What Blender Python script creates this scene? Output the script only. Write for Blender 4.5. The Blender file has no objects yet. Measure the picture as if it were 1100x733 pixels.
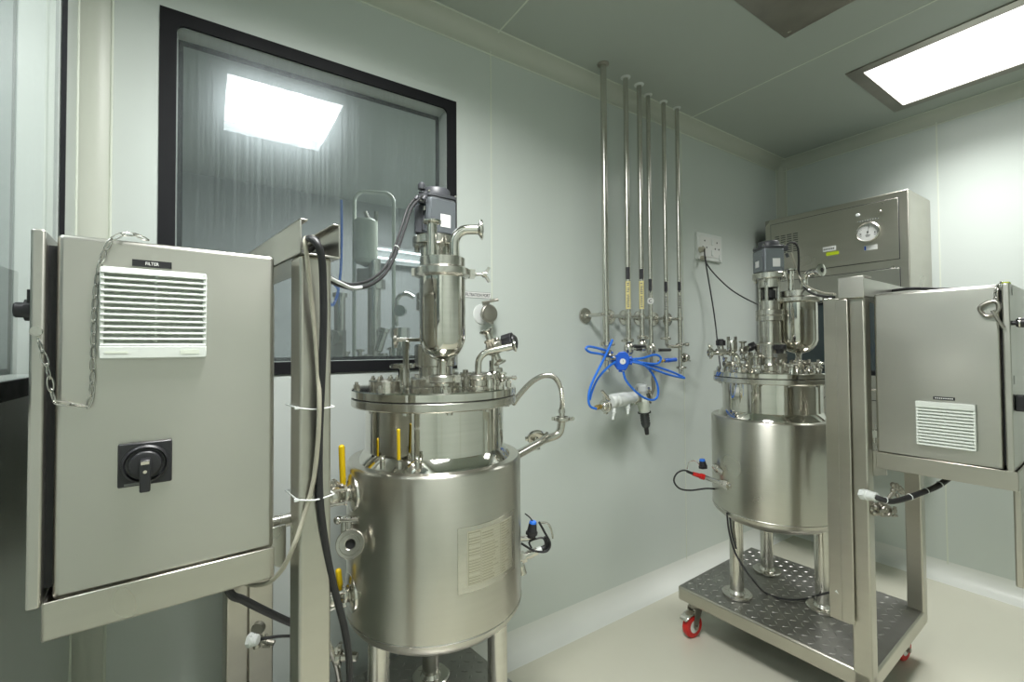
import bpy, math, random
from math import sin, cos, pi, radians as rad
from mathutils import Vector as V, Matrix
random.seed(7)
C = bpy.context.scene.collection
SC = bpy.context.scene

# ------------------------------------------------------------------ camera model (measured from the photograph)
FPX, YAW, PIT, ROL, CYP = 489.09, rad(56.248), .02108, -.00634, 363.18
EYE = V((0, 0, 1.2))
FW = V((cos(YAW)*cos(PIT), sin(YAW)*cos(PIT), sin(PIT)))
_r = V((sin(YAW), -cos(YAW), 0)); _u = _r.cross(FW)
RT = _r*cos(ROL)+_u*sin(ROL); UP = _u*cos(ROL)-_r*sin(ROL)
def ray(u, v): return FW+RT*((u-550)/FPX)+UP*((CYP-v)/FPX)
def aX(u, v, x): d = ray(u, v); return EYE+d*((x-EYE.x)/d.x)
def aY(u, v, y): d = ray(u, v); return EYE+d*((y-EYE.y)/d.y)
def aZ(u, v, z): d = ray(u, v); return EYE+d*((z-EYE.z)/d.z)
def aD(u, v, dep): return EYE+ray(u, v)*dep
cam = bpy.data.cameras.new('camera'); co = bpy.data.objects.new('camera', cam); C.objects.link(co)
m = Matrix((RT, UP, -FW)).transposed().to_4x4(); m.translation = EYE
co.matrix_world = m
cam.sensor_width = 36; cam.lens = FPX/1100*36; cam.shift_y = (CYP-366.5)/1100; cam.clip_start = .01
SC.camera = co

# ------------------------------------------------------------------ materials
def srgb(r, g, b):
    f = lambda c: (c/255/12.92) if c/255 <= .04045 else ((c/255+.055)/1.055)**2.4
    return (f(r), f(g), f(b), 1)
def newmat(n):
    mt = bpy.data.materials.new(n); mt.use_nodes = True
    nt = mt.node_tree; b = nt.nodes['Principled BSDF']; return mt, nt, b
def noise(nt, scale, mscale=(1, 1, 1), detail=3, coord='Object'):
    tc = nt.nodes.new('ShaderNodeTexCoord'); mp = nt.nodes.new('ShaderNodeMapping'); ns = nt.nodes.new('ShaderNodeTexNoise')
    mp.inputs['Scale'].default_value = mscale; ns.inputs['Scale'].default_value = scale; ns.inputs['Detail'].default_value = detail
    nt.links.new(tc.outputs[coord], mp.inputs[0]); nt.links.new(mp.outputs[0], ns.inputs['Vector']); return ns.outputs['Fac']
def ramp(nt, src, stops):
    r = nt.nodes.new('ShaderNodeValToRGB'); e = r.color_ramp.elements
    while len(e) < len(stops): e.new(.5)
    for i, (p, c) in enumerate(stops):
        e[i].position = p; e[i].color = c if len(c) == 4 else (*c, 1)
    nt.links.new(src, r.inputs[0]); return r.outputs[0]
def mrange(nt, src, a, b, lo=.18, hi=.82):
    r = nt.nodes.new('ShaderNodeMapRange'); r.interpolation_type = 'SMOOTHSTEP'; r.inputs[1].default_value = lo; r.inputs[2].default_value = hi
    r.inputs[3].default_value = a; r.inputs[4].default_value = b; nt.links.new(src, r.inputs[0]); return r.outputs[0]
def bump(nt, b, src, s, d=.002):
    n = nt.nodes.new('ShaderNodeBump'); n.inputs['Strength'].default_value = s; n.inputs['Distance'].default_value = d
    nt.links.new(src, n.inputs['Height']); nt.links.new(n.outputs[0], b.inputs['Normal'])
def plain(n, col, rough=.5, metal=0, spec=.5):
    mt, nt, b = newmat(n); b.inputs['Base Color'].default_value = col; b.inputs['Roughness'].default_value = rough
    b.inputs['Metallic'].default_value = metal; b.inputs['Specular IOR Level'].default_value = spec
    f = noise(nt, 40); nt.links.new(mrange(nt, f, rough*.9, min(1, rough*1.1)), b.inputs['Roughness'])
    return mt
def steel(n, col, r0, r1, an=0, msc=(3, 3, 60), dark=.88):
    mt, nt, b = newmat(n); b.inputs['Metallic'].default_value = 1
    f = noise(nt, 1.5, msc, 4); g = noise(nt, 5, (1, 1, 1), 1.5)
    nt.links.new(mrange(nt, g, r0, r1), b.inputs['Roughness'])
    c2 = tuple(x*dark for x in col[:3])+(1,)
    nt.links.new(ramp(nt, f, [(.2, c2), (.8, col)]), b.inputs['Base Color'])
    if an:
        b.inputs['Anisotropic'].default_value = an; b.inputs['Anisotropic Rotation'].default_value = .25
        t = nt.nodes.new('ShaderNodeTangent'); t.direction_type = 'RADIAL'; t.axis = 'Z'; nt.links.new(t.outputs[0], b.inputs['Tangent'])
    return mt
M = {}
SCOL = (.58, .565, .505, 1)
M['brushed'] = steel('brushed_steel', SCOL, .26, .33, .75, (3, 3, 60), .96)
M['panel'] = steel('satin_steel_sheet', (.555, .545, .495, 1), .27, .38, .45, (2, 2, 5), .94)
M['polish'] = steel('polished_steel', (.74, .725, .67, 1), .05, .10)
M['satin'] = steel('satin_steel', (.66, .645, .59, 1), .18, .28)
M['tube'] = steel('square_tube_steel', (.57, .55, .485, 1), .26, .38, .3, (4, 4, 20), .92)
M['aged'] = steel('aged_steel', (.44, .42, .37, 1), .3, .45, 0, (6, 6, 6), .75)
M['plate'] = steel('tread_plate_steel', (.40, .395, .375, 1), .33, .5, 0, (8, 8, 8), .75)
M['black'] = plain('black_plastic', (.018, .018, .02, 1), .38)
M['rubber'] = plain('black_rubber', (.02, .02, .021, 1), .5)
M['grey_cable'] = plain('grey_cable_jacket', srgb(176, 172, 155), .5)
M['white'] = plain('white_plastic', srgb(222, 226, 222), .35)
M['grille'] = plain('grey_white_plastic', srgb(214, 219, 212), .4)
M['grille_dark'] = plain('filter_mat', srgb(176, 178, 160), .9)
M['yellow'] = plain('yellow_vinyl', srgb(225, 190, 10), .38)
M['lime'] = plain('lime_label', srgb(190, 210, 30), .5)
M['cream'] = plain('cream_label', srgb(222, 210, 150), .5)
M['red'] = plain('red_polyurethane', srgb(200, 32, 28), .35)
M['blue'] = plain('blue_tubing', srgb(42, 118, 226), .3)
M['blue_dark'] = plain('blue_plastic', srgb(24, 92, 205), .3)
M['motor'] = plain('grey_painted_motor', srgb(118, 122, 126), .34, .6)
M['motor_face'] = plain('motor_side_enamel', srgb(150, 156, 162), .25, .7)
M['motor_cap'] = plain('dark_grey_motor_cap', srgb(66, 68, 72), .42)
M['paper'] = plain('paper_label', srgb(225, 226, 222), .6)
M['ink'] = plain('ink', (.03, .03, .035, 1), .6)
M['grey_ink'] = plain('grey_ink', srgb(120, 122, 120), .6)
M['brass'] = plain('brass', (.62, .45, .16, 1), .25, 1)
M['cleartint'] = plain('smoky_plastic_bowl', srgb(70, 74, 72), .15)
M['gasket'] = plain('window_gasket', (.012, .0125, .014, 1), .55, 0, .15)
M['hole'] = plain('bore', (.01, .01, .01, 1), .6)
M['wire'] = plain('bead_chain_wire', srgb(196, 196, 190), .22, 1)

def wallmat(n, col, rough=.28, var=.04):
    mt, nt, b = newmat(n)
    f = noise(nt, 1.3, (1, 1, .6), 3)
    c2 = tuple(x*(1-var) for x in col[:3])+(1,)
    nt.links.new(ramp(nt, f, [(.3, c2), (.7, col)]), b.inputs['Base Color'])
    b.inputs['Roughness'].default_value = rough; b.inputs['Specular IOR Level'].default_value = .4
    return mt
M['wall'] = wallmat('wall_panel_paint', (.60, .652, .61, 1), .3)
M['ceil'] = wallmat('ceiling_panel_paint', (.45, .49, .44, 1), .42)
M['trim'] = wallmat('cove_trim_pvc', (.55, .58, .50, 1), .38)
M['seal'] = plain('seam_sealant', srgb(214, 220, 206), .4)
M['cove'] = wallmat('floor_cove_vinyl', (.72, .74, .69, 1), .4)
M['dado'] = wallmat('grey_dado_sheet', (.30, .33, .31, 1), .4)
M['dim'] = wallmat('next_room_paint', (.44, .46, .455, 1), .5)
def floormat():
    mt, nt, b = newmat('floor_vinyl')
    f = noise(nt, 2.2, (1, 1, 1), 5); g = noise(nt, 9, (1, 1, 1), 6)
    nt.links.new(ramp(nt, f, [(.3, (.62, .61, .50, 1)), (.62, (.645, .635, .53, 1))]), b.inputs['Base Color'])
    nt.links.new(mrange(nt, g, .20, .25), b.inputs['Roughness'])
    return mt
M['floor'] = floormat()
def glassmat(n, dirt, haze, tint):
    mt = bpy.data.materials.new(n); mt.use_nodes = True; nt = mt.node_tree; nt.nodes.clear()
    o = nt.nodes.new('ShaderNodeOutputMaterial'); tr = nt.nodes.new('ShaderNodeBsdfTransparent'); gl = nt.nodes.new('ShaderNodeBsdfGlossy')
    hz = nt.nodes.new('ShaderNodeBsdfGlossy'); df = nt.nodes.new('ShaderNodeBsdfDiffuse'); fr = nt.nodes.new('ShaderNodeFresnel')
    m1 = nt.nodes.new('ShaderNodeMixShader'); m2 = nt.nodes.new('ShaderNodeMixShader'); m3 = nt.nodes.new('ShaderNodeMixShader')
    tr.inputs[0].default_value = (.90, .92, .92, 1); gl.inputs['Roughness'].default_value = .0; hz.inputs['Roughness'].default_value = .22
    gl.inputs[0].default_value = (tint, tint*1.03, tint*1.04, 1); hz.inputs[0].default_value = (.8, .88, .92, 1)
    df.inputs[0].default_value = (.55, .6, .6, 1); fr.inputs[0].default_value = 1.5
    s = noise(nt, 1.0, (150, 150, 1.5), 6)
    f1 = mrange(nt, s, dirt*.2, dirt*1.25, .25, .75); f2 = mrange(nt, s, haze*.4, haze, .25, .75)
    L = nt.links.new
    ge = nt.nodes.new('ShaderNodeNewGeometry'); sb_ = nt.nodes.new('ShaderNodeMath'); sb_.operation = 'SUBTRACT'; sb_.inputs[0].default_value = 1
    mu = nt.nodes.new('ShaderNodeMath'); mu.operation = 'MULTIPLY'
    L(ge.outputs['Backfacing'], sb_.inputs[1]); L(fr.outputs[0], mu.inputs[0]); L(sb_.outputs[0], mu.inputs[1])
    L(mu.outputs[0], m1.inputs[0]); L(tr.outputs[0], m1.inputs[1]); L(gl.outputs[0], m1.inputs[2])
    L(f2, m2.inputs[0]); L(m1.outputs[0], m2.inputs[1]); L(hz.outputs[0], m2.inputs[2])
    L(f1, m3.inputs[0]); L(m2.outputs[0], m3.inputs[1]); L(df.outputs[0], m3.inputs[2]); L(m3.outputs[0], o.inputs[0])
    return mt
M['glass'] = glassmat('streaky_window_glass', .04, .03, .55)
M['glass_clean'] = glassmat('window_glass', .015, .006, .95)
def emis(n, col, s):
    mt = bpy.data.materials.new(n); mt.use_nodes = True; nt = mt.node_tree; b = nt.nodes['Principled BSDF']
    b.inputs['Base Color'].default_value = (.8, .8, .8, 1); b.inputs['Emission Color'].default_value = col; b.inputs['Emission Strength'].default_value = s
    return mt
M['lamp'] = emis('lit_diffuser', (1, 1, .97, 1), 2.5)
M['lamp_dim'] = emis('lit_tube', (.9, 1, 1, 1), 5)

# ------------------------------------------------------------------ mesh builder (world coordinates)
LOC = {}
X_, Y_, Z_ = V((1, 0, 0)), V((0, 1, 0)), V((0, 0, 1))
def perp(a):
    a = a.normalized(); t = Z_ if abs(a.z) < .9 else X_
    e1 = t.cross(a).normalized(); return e1, a.cross(e1)
def spl(pts, n=8, closed=False):
    P = [V(p) for p in pts]; out = []; N = len(P)
    for i in range(N if closed else N-1):
        if closed: a, b, c, d = P[i-1], P[i], P[(i+1) % N], P[(i+2) % N]
        else: a, b, c, d = P[max(i-1, 0)], P[i], P[i+1], P[min(i+2, N-1)]
        for k in range(n):
            t = k/n
            out.append(.5*((2*b)+(c-a)*t+(2*a-5*b+4*c-d)*t*t+(3*b-a-3*c+d)*t**3))
    if not closed: out.append(P[-1])
    return out
class MB:
    def __init__(s): s.v = []; s.f = []; s.sm = []
    def add(s, vs, fs, sm=False):
        o = len(s.v); s.v += [V(x) for x in vs]; s.f += [tuple(i+o for i in f) for f in fs]; s.sm += [sm]*len(fs); return s
    def box(s, c, size, ax=X_, ay=None, az=Z_):
        ax = V(ax).normalized(); az = V(az).normalized(); ay = V(ay).normalized() if ay is not None else az.cross(ax)
        c = V(c); h = [x/2 for x in size]; vs = []
        for i in (-1, 1):
            for j in (-1, 1):
                for k in (-1, 1): vs.append(c+ax*i*h[0]+ay*j*h[1]+az*k*h[2])
        return s.add(vs, [(0, 1, 3, 2), (4, 6, 7, 5), (0, 4, 5, 1), (2, 3, 7, 6), (0, 2, 6, 4), (1, 5, 7, 3)])
    def bb(s, lo, hi):
        lo, hi = V(lo), V(hi); return s.box((lo+hi)/2, hi-lo)
    def lathe(s, prof, o, axis=Z_, seg=40, sm=True):
        o = V(o); axis = V(axis).normalized(); e1, e2 = perp(axis); vs = []; fs = []; idx = []
        for r, z in prof:
            if r < 1e-6: idx.append([len(vs)]*seg); vs.append(o+axis*z)
            else:
                idx.append(list(range(len(vs), len(vs)+seg)))
                for k in range(seg):
                    a = 2*pi*k/seg; vs.append(o+axis*z+(e1*cos(a)+e2*sin(a))*r)
        for a, b in zip(idx, idx[1:]):
            for k in range(seg):
                q = (a[k], a[(k+1) % seg], b[(k+1) % seg], b[k]); q2 = []
                for i in q:
                    if i not in q2: q2.append(i)
                if len(q2) > 2: fs.append(tuple(q2))
        return s.add(vs, fs, sm)
    def cyl(s, p0, p1, r, r1=None, seg=24, sm=True, ch=0):
        p0, p1 = V(p0), V(p1); a = p1-p0; L = a.length; r1 = r if r1 is None else r1
        pr = [(0, 0), (r-ch, 0), (r, ch), (r1, L-ch), (r1-ch, L), (0, L)] if ch else [(0, 0), (r, 0), (r1, L), (0, L)]
        return s.lathe(pr, p0, a, seg, sm)
    def ring(s, p0, p1, r, ri, seg=28):
        p0, p1 = V(p0), V(p1); L = (p1-p0).length
        return s.lathe([(ri, 0), (r, 0), (r, L), (ri, L), (ri, 0)], p0, p1-p0, seg)
    def tube(s, pts, r, seg=10, closed=False):
        P = [V(p) for p in pts]; n = len(P); vs = []; fs = []; e1 = None
        for i in range(n):
            t = (P[(i+1) % n]-P[i-1]) if closed else (P[min(i+1, n-1)]-P[max(i-1, 0)])
            t.normalize()
            if e1 is None: e1, _ = perp(t)
            e1 = (e1-t*e1.dot(t)).normalized(); e2 = t.cross(e1)
            rr = r[i] if isinstance(r, (list, tuple)) else r
            for k in range(seg): a = 2*pi*k/seg; vs.append(P[i]+(e1*cos(a)+e2*sin(a))*rr)
        for i in range(n if closed else n-1):
            j = (i+1) % n
            for k in range(seg): fs.append((i*seg+k, i*seg+(k+1) % seg, j*seg+(k+1) % seg, j*seg+k))
        if not closed: fs += [tuple(range(seg-1, -1, -1)), tuple((n-1)*seg+k for k in range(seg))]
        return s.add(vs, fs, True)
    def torus(s, c, axis, R, r, seg=28, rs=10):
        e1, e2 = perp(V(axis)); return s.tube([V(c)+(e1*cos(2*pi*k/seg)+e2*sin(2*pi*k/seg))*R for k in range(seg)], r, rs, True)
    def prism(s, poly, o, ux, uy, dep):
        o, ux, uy, dep = V(o), V(ux), V(uy), V(dep); n = len(poly)
        vs = [o+ux*a+uy*b for a, b in poly]+[o+ux*a+uy*b+dep for a, b in poly]
        fs = [tuple(range(n-1, -1, -1)), tuple(range(n, 2*n))]+[(i, (i+1) % n, n+(i+1) % n, n+i) for i in range(n)]
        return s.add(vs, fs)
    def sphere(s, c, r, seg=16, sz=1, axis=Z_):
        return s.lathe([(r*sin(pi*k/10), -r*cos(pi*k/10)*sz) for k in range(11)], c, axis, seg)
    def hexa(s, c, axis, r, h): return s.cyl(V(c), V(c)+V(axis).normalized()*h, r, seg=6, sm=False)
    def build(s, name, mat, parent=None, bev=0, loc=None, label=None, seg=2, ang=28):
        base = LOC[parent.name] if parent else V(loc or (0, 0, 0))
        me = bpy.data.meshes.new(name); me.from_pydata([v-base for v in s.v], [], s.f)
        me.polygons.foreach_set('use_smooth', s.sm)
        me.validate(); me.update()
        import bmesh
        b = bmesh.new(); b.from_mesh(me); bmesh.ops.recalc_face_normals(b, faces=b.faces); b.to_mesh(me); b.free()
        me.set_sharp_from_angle(angle=rad(ang))
        me.materials.append(M[mat] if isinstance(mat, str) else mat)
        o = bpy.data.objects.new(name, me); C.objects.link(o)
        if parent: o.parent = parent
        else: o.location = base
        LOC[o.name] = base
        if bev:
            md = o.modifiers.new('bevel', 'BEVEL'); md.width = bev; md.segments = seg; md.limit_method = 'ANGLE'; md.angle_limit = rad(50)
            if hasattr(md, 'harden_normals'): md.harden_normals = False
            for p in me.polygons: p.use_smooth = True
            me.set_sharp_from_angle(angle=rad(75))
        if label: o['label'] = label
        return o
def tag(o, label, cat, group=None, kind=None):
    o['label'] = label; o['category'] = cat
    if group: o['group'] = group
    if kind: o['kind'] = kind
    return o
def thing(name, label, cat, loc, group=None):
    o = bpy.data.objects.new(name, None); C.objects.link(o); o.location = loc; o.empty_display_size = .05
    LOC[o.name] = V(loc); return tag(o, label, cat, group)
def struct(o): o['kind'] = 'structure'; return o
def text(s, name, mat, parent, o, ux, uy, h, width=None, ext=.0004, bold=.012):
    cu = bpy.data.curves.new(name, 'FONT'); cu.offset = bold; cu.body = s; cu.size = 1; cu.align_x = 'CENTER'; cu.align_y = 'CENTER'; cu.resolution_u = 3
    t = bpy.data.objects.new(name, cu); C.objects.link(t)
    dg = bpy.context.evaluated_depsgraph_get(); me = bpy.data.meshes.new_from_object(t.evaluated_get(dg))
    bpy.data.objects.remove(t); xs = [v.co.x for v in me.vertices]; ys = [v.co.y for v in me.vertices]
    sx = h/(max(ys)-min(ys)); sy = sx
    if width: sx = width/(max(xs)-min(xs))
    cx, cy = (max(xs)+min(xs))/2, (max(ys)+min(ys))/2
    o, ux, uy = V(o), V(ux).normalized(), V(uy).normalized(); n = ux.cross(uy)
    b = MB(); b.add([o+ux*(v.co.x-cx)*sx+uy*(v.co.y-cy)*sy+n*ext for v in me.vertices], [tuple(p.vertices) for p in me.polygons])
    return b.build(name, mat, parent)
def clampset(b, c, axis, r, h=.014, knob=None):
    """a tri-clamp: two-piece ring with a hinge lug and a wing nut"""
    c = V(c); a = V(axis).normalized(); e1, e2 = perp(a)
    k = V(knob).normalized() if knob is not None else e1
    k = (k-a*k.dot(a)).normalized()
    b.lathe([(r*.72, -h*.5), (r*.9, -h*.5), (r, -h*.3), (r, h*.3), (r*.9, h*.5), (r*.72, h*.5)], c, a, 28)
    b.box(c+k*(r+.004), (.014, h*.9, h*.9), k, a.cross(k), a)
    b.box(c-k*(r+.002), (.008, h*.7, h*.8), k, a.cross(k), a)
    s = a.cross(k)
    b.cyl(c+k*(r+.008)-s*.009, c+k*(r+.008)+s*.016, .0025, seg=8)
    b.box(c+k*(r+.008)+s*.015, (.016, .005, .006), k, s, a)
    b.hexa(c+k*(r+.008)-s*.012, s, .005, .005)
def ferrule(b, c, axis, r, ri=0, t=.006):
    c = V(c); a = V(axis).normalized()
    if ri: b.lathe([(ri, -.002), (ri, t), (r*.8, t), (r, t*.7), (r, t*.2), (ri*1.25, -t*.9), (ri*1.2, -t*.9)], c, a, 28)
    else: b.lathe([(0, t), (r*.8, t), (r, t*.7), (r, t*.2), (r*.4, -t*.9), (0, -t*.9)], c, a, 28)
exec_order = []

# ================================================================== ROOM
W, XR, XL, YF, CE = 1.515, 3.17, -.262, -.73, 2.417
T = .076
wx0, wx1, wz0, wz1 = -.112, .766, 1.124, 2.119      # opening of the window in the back wall
b = MB()
b.bb((XL-T, W, 0), (wx0, W+T, CE)); b.bb((wx1, W, 0), (XR+T, W+T, CE)); b.bb((wx0, W, 0), (wx1, W+T, wz0)); b.bb((wx0, W, wz1), (wx1, W+T, CE))
struct(b.build('wall_back', 'wall'))
ly0, ly1, lz0, lz1 = .1, 1.342, 1.122, 2.119
b = MB(); b.bb((XL-T, ly1, 0), (XL, W, CE)); b.bb((XL-T, YF, 0), (XL, ly0, CE)); b.bb((XL-T, ly0, 0), (XL, ly1, lz0)); b.bb((XL-T, ly0, lz1), (XL, ly1, CE))
struct(b.build('wall_left', 'wall'))
struct(MB().bb((XR, YF-T, 0), (XR+T, W, CE)).build('wall_right', 'wall'))
struct(MB().bb((XL-T, YF-T, 0), (XR, YF, CE)).build('wall_front', 'wall'))
struct(MB().bb((XL-1.6, YF-T, -.1), (XR+T, W+2.6, 0)).build('floor', 'floor'))
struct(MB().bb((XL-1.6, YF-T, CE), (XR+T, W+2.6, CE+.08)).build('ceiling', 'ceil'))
# panel joints
b = MB()
for x in (.919, 2.116): b.bb((x-.0025, W-.0015, .06), (x+.0025, W+.001, CE-.05))
struct(b.build('trim_1', 'seal'))
b = MB(); b.bb((XR-.0015, .7225, .06), (XR+.001, .7285, CE-.05)); b.bb((XR-.0015, -.4775, .06), (XR+.001, -.4725, CE-.05)); struct(b.build('trim_2', 'seal'))
b = MB()
for x in (.924, 2.13): b.bb((x-.003, YF, CE-.0015), (x+.003, W, CE+.001))
struct(b.build('trim_3', 'seal'))
# coved corners
def cove(p0, p1, na, nb, r, name, mat, bead=True):
    p0, p1, na, nb = V(p0), V(p1), V(na), V(nb); b = MB(); n = 7; pts = []
    for k in range(n+1):
        a = pi/2*k/n; pts.append(na*(r-r*sin(a))+nb*(r-r*cos(a)))
    vs = [p0+q for q in pts]+[p1+q for q in pts]; m_ = n+1
    b.add(vs, [(i, i+1, m_+i+1, m_+i) for i in range(n)], True)
    o = b.build(name, mat)
    if bead:
        s = MB()
        for q in (na*r+nb*.0012, nb*r+na*.0012): s.tube([p0+q, p1+q], .003, 6)
        so = s.build(name+'_bead', 'seal', o); struct(so)
    return struct(o)
r = .062
cove((XL, W, CE), (XR, W, CE), -Y_, -Z_, r, 'trim_4', 'trim')
cove((XR, YF, CE), (XR, W, CE), -X_, -Z_, r, 'trim_5', 'trim')
cove((XL, YF, CE), (XL, W, CE), X_, -Z_, r, 'trim_6', 'trim')
cove((XL, W, .0), (XL, W, CE), X_, -Y_, .055, 'trim_7', 'trim')
cove((XR, W, 0), (XR, W, CE), -X_, -Y_, .045, 'trim_8', 'trim')
cove((XL, W, 0), (XR, W, 0), -Y_, Z_, .085, 'baseboard_back', 'cove', False)
cove((XR, YF, 0), (XR, W, 0), -X_, Z_, .085, 'baseboard_right', 'cove', False)
cove((XL, YF, 0), (XL, W, 0), X_, Z_, .085, 'baseboard_left', 'cove', False)
# window in the back wall
def window(name, x0, x1, z0, z1, o, ux, n, fw=.037, glass='glass', sw=None):
    """o + ux*x + z: opening rectangle on the wall face, n points into the room; gasket band, pale reveal and two panes"""
    o, ux, n = V(o), V(ux), V(n); P = lambda x, z, d=0: o+ux*x+Z_*z+n*d
    bg = .012 if sw is None else .001; sw = sw or fw; i1 = min(.013, sw*.5)
    g = MB()
    for a, c in (((x0, z0), (x1, z0+fw)), ((x0, z1-fw), (x1, z1)), ((x0, z0+fw), (x0+sw, z1-fw)), ((x1-sw, z0+fw), (x1, z1-fw))):
        g.box(P((a[0]+c[0])/2, (a[1]+c[1])/2, .001), (c[0]-a[0], .008, c[1]-a[1]), ux, n)
    rr = .02
    for cx, cz, sx, sz in ((x0+sw, z0+fw, 1, 1), (x1-sw, z0+fw, -1, 1), (x0+sw, z1-fw, 1, -1), (x1-sw, z1-fw, -1, -1)):
        poly = [(0, 0)]+[(rr-rr*sin(pi/2*k/6), rr-rr*cos(pi/2*k/6)) for k in range(7)]
        g.prism([(a*sx, c*sz) for a, c in poly], P(cx, cz, -.003), ux, Z_, n*.008)
    w = struct(g.build(name, 'gasket'))
    l = MB(); i0 = .013
    for a, c in (((x0+i0, z0+i0), (x1-i0, z0+fw)), ((x0+i0, z1-fw), (x1-i0, z1-i0)), ((x0+i1, z0+fw), (x0+sw, z1-fw)), ((x1-sw, z0+fw), (x1-i1, z1-fw))):
        l.box(P((a[0]+c[0])/2, (a[1]+c[1])/2, -.037), (c[0]-a[0], .064, c[1]-a[1]), ux, n)
    struct(l.build('reveal', 'cove', w))
    for d in (-.006, -.070):
        p = MB().box(P((x0+x1)/2, (z0+z1)/2, d), (x1-x0-2*sw+min(.03, sw*1.5), .004, z1-z0-2*fw+.03), ux, n); struct(p.build('pane', glass, w))
    g2 = MB()
    for a, c in (((x0+i0, z0+i0), (x1-i0, z0+fw+.012)), ((x0+i0, z1-fw-.012), (x1-i0, z1-i0)), ((x0+i1, z0+fw), (x0+sw+bg, z1-fw)), ((x1-sw-bg, z0+fw), (x1-i1, z1-fw))):
        g2.box(P((a[0]+c[0])/2, (a[1]+c[1])/2, -.074), (c[0]-a[0], .004, c[1]-a[1]), ux, n)
    struct(g2.build('back_gasket', 'gasket', w))
    return w
window('window_1', wx0, wx1, wz0, wz1, (0, W, 0), X_, -Y_)
window('window_2', ly0, ly1, lz0, lz1, (XL, 0, 0), Y_, X_, .03, 'glass_clean', .004)
# the rooms behind the panes
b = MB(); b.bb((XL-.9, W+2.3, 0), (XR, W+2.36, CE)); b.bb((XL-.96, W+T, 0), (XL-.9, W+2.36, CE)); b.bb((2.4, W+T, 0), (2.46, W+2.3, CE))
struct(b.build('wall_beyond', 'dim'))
b = MB(); b.bb((XL-.66, YF, 0), (XL-.6, W+.6, CE)); struct(b.build('wall_corridor', 'wall'))
b = MB(); b.bb((XL-.602, YF, 0), (XL-.59, W+.6, 1.59)); struct(b.build('trim_9', 'dado'))
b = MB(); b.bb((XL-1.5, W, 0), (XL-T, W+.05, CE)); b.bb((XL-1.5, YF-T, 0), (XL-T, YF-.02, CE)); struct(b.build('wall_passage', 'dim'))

b = MB(); dx0, dx1 = .0, .92
b.bb((dx0, YF-.002, 0), (dx1, YF+.006, 2.08)); dr = struct(b.build('door_1', 'wall'))
b = MB()
for a, c in (((dx0-.03, 0), (dx0-.004, 2.11)), ((dx1+.004, 0), (dx1+.03, 2.11)), ((dx0-.03, 2.084), (dx1+.03, 2.11))): b.bb((a[0], YF-.002, a[1]), (c[0], YF+.012, c[1]))
struct(b.build('door_frame', 'trim', dr))
b = MB(); b.bb((dx0+.42, YF+.006, 1.98), (dx0+.70, YF+.05, 2.03)); b.tube(spl([(dx0+.50, YF+.04, 2.03), (dx0+.58, YF+.16, 2.10), (dx0+.64, YF+.02, 2.10)], 5), .008, 8); struct(b.build('door_closer', 'aged', dr))
b = MB(); b.tube(spl([(dx1-.08, YF+.006, 1.0), (dx1-.08, YF+.05, 1.01), (dx1-.08, YF+.05, 1.19), (dx1-.08, YF+.006, 1.2)], 6), .008, 10); struct(b.build('door_handle', 'satin', dr))
# ceiling lights
def ceil_light(x, y, label, watts, spread, mat='lamp'):
    t = thing('ceiling_light', label, 'ceiling light', (x, y, CE), 'recessed square ceiling lights')
    f = MB(); h = .30; i = .25
    for a, c in (((-h, -h), (h, -i)), ((-h, i), (h, h)), ((-h, -i), (-i, i)), ((i, -i), (h, i))):
        f.bb((x+a[0], y+a[1], CE-.006), (x+c[0], y+c[1], CE+.004))
    f.build('frame', 'aged', t)
    MB().bb((x-i, y-i, CE-.003), (x+i, y+i, CE+.002)).build('diffuser', mat, t)
    ld = bpy.data.lights.new('ceiling_lamp', 'AREA'); ld.shape = 'SQUARE'; ld.size = .49; ld.energy = watts; ld.spread = rad(spread); ld.color = (1, 1, .985)
    lo = bpy.data.objects.new('ceiling_lamp', ld); lo.location = (x, y, CE-.005); C.objects.link(lo)
    return t
ceil_light(2.665, .54, 'lit square ceiling light with steel rim at the upper right, above the wall cabinet', 14, 118)
ceil_light(.31, .46, 'lit square ceiling light whose reflection glows in the black-framed window', 37, 155)
t = thing('air_diffuser', 'grey perforated steel air diffuser set flush in the ceiling', 'air vent', (1.585, .57, CE))
f = MB()
f.bb((1.285, .27, CE-.005), (1.885, .87, CE+.002)); f.build('panel', 'aged', t, .002)
h = MB()
for rr in range(1, 12):
    n = max(1, int(rr*6))
    for k in range(n):
        a = 2*pi*k/n; p = V((1.60+rr*.016*cos(a), .60+rr*.016*sin(a), CE-.0056)); h.cyl(p, p+Z_*.003, .005, seg=8)
h.build('perforation', 'ink', t)
for dx in (-.27, .27):
    for dy in (-.27, .27): MB().cyl((1.585+dx, .57+dy, CE-.0075), (1.585+dx, .57+dy, CE-.004), .006, seg=10).build('screw', 'satin', t)

# ================================================================== MACHINES
ZD = .2                                              # height of the trolley decks
AXR, AXL = V((1.9325, .972, 0)), V((.515, 1.144, 0))
def polar(ax, az, r, z): return V((ax.x+r*cos(rad(az)), ax.y+r*sin(rad(az)), z))
def dirz(az): return V((cos(rad(az)), sin(rad(az)), 0))

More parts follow.
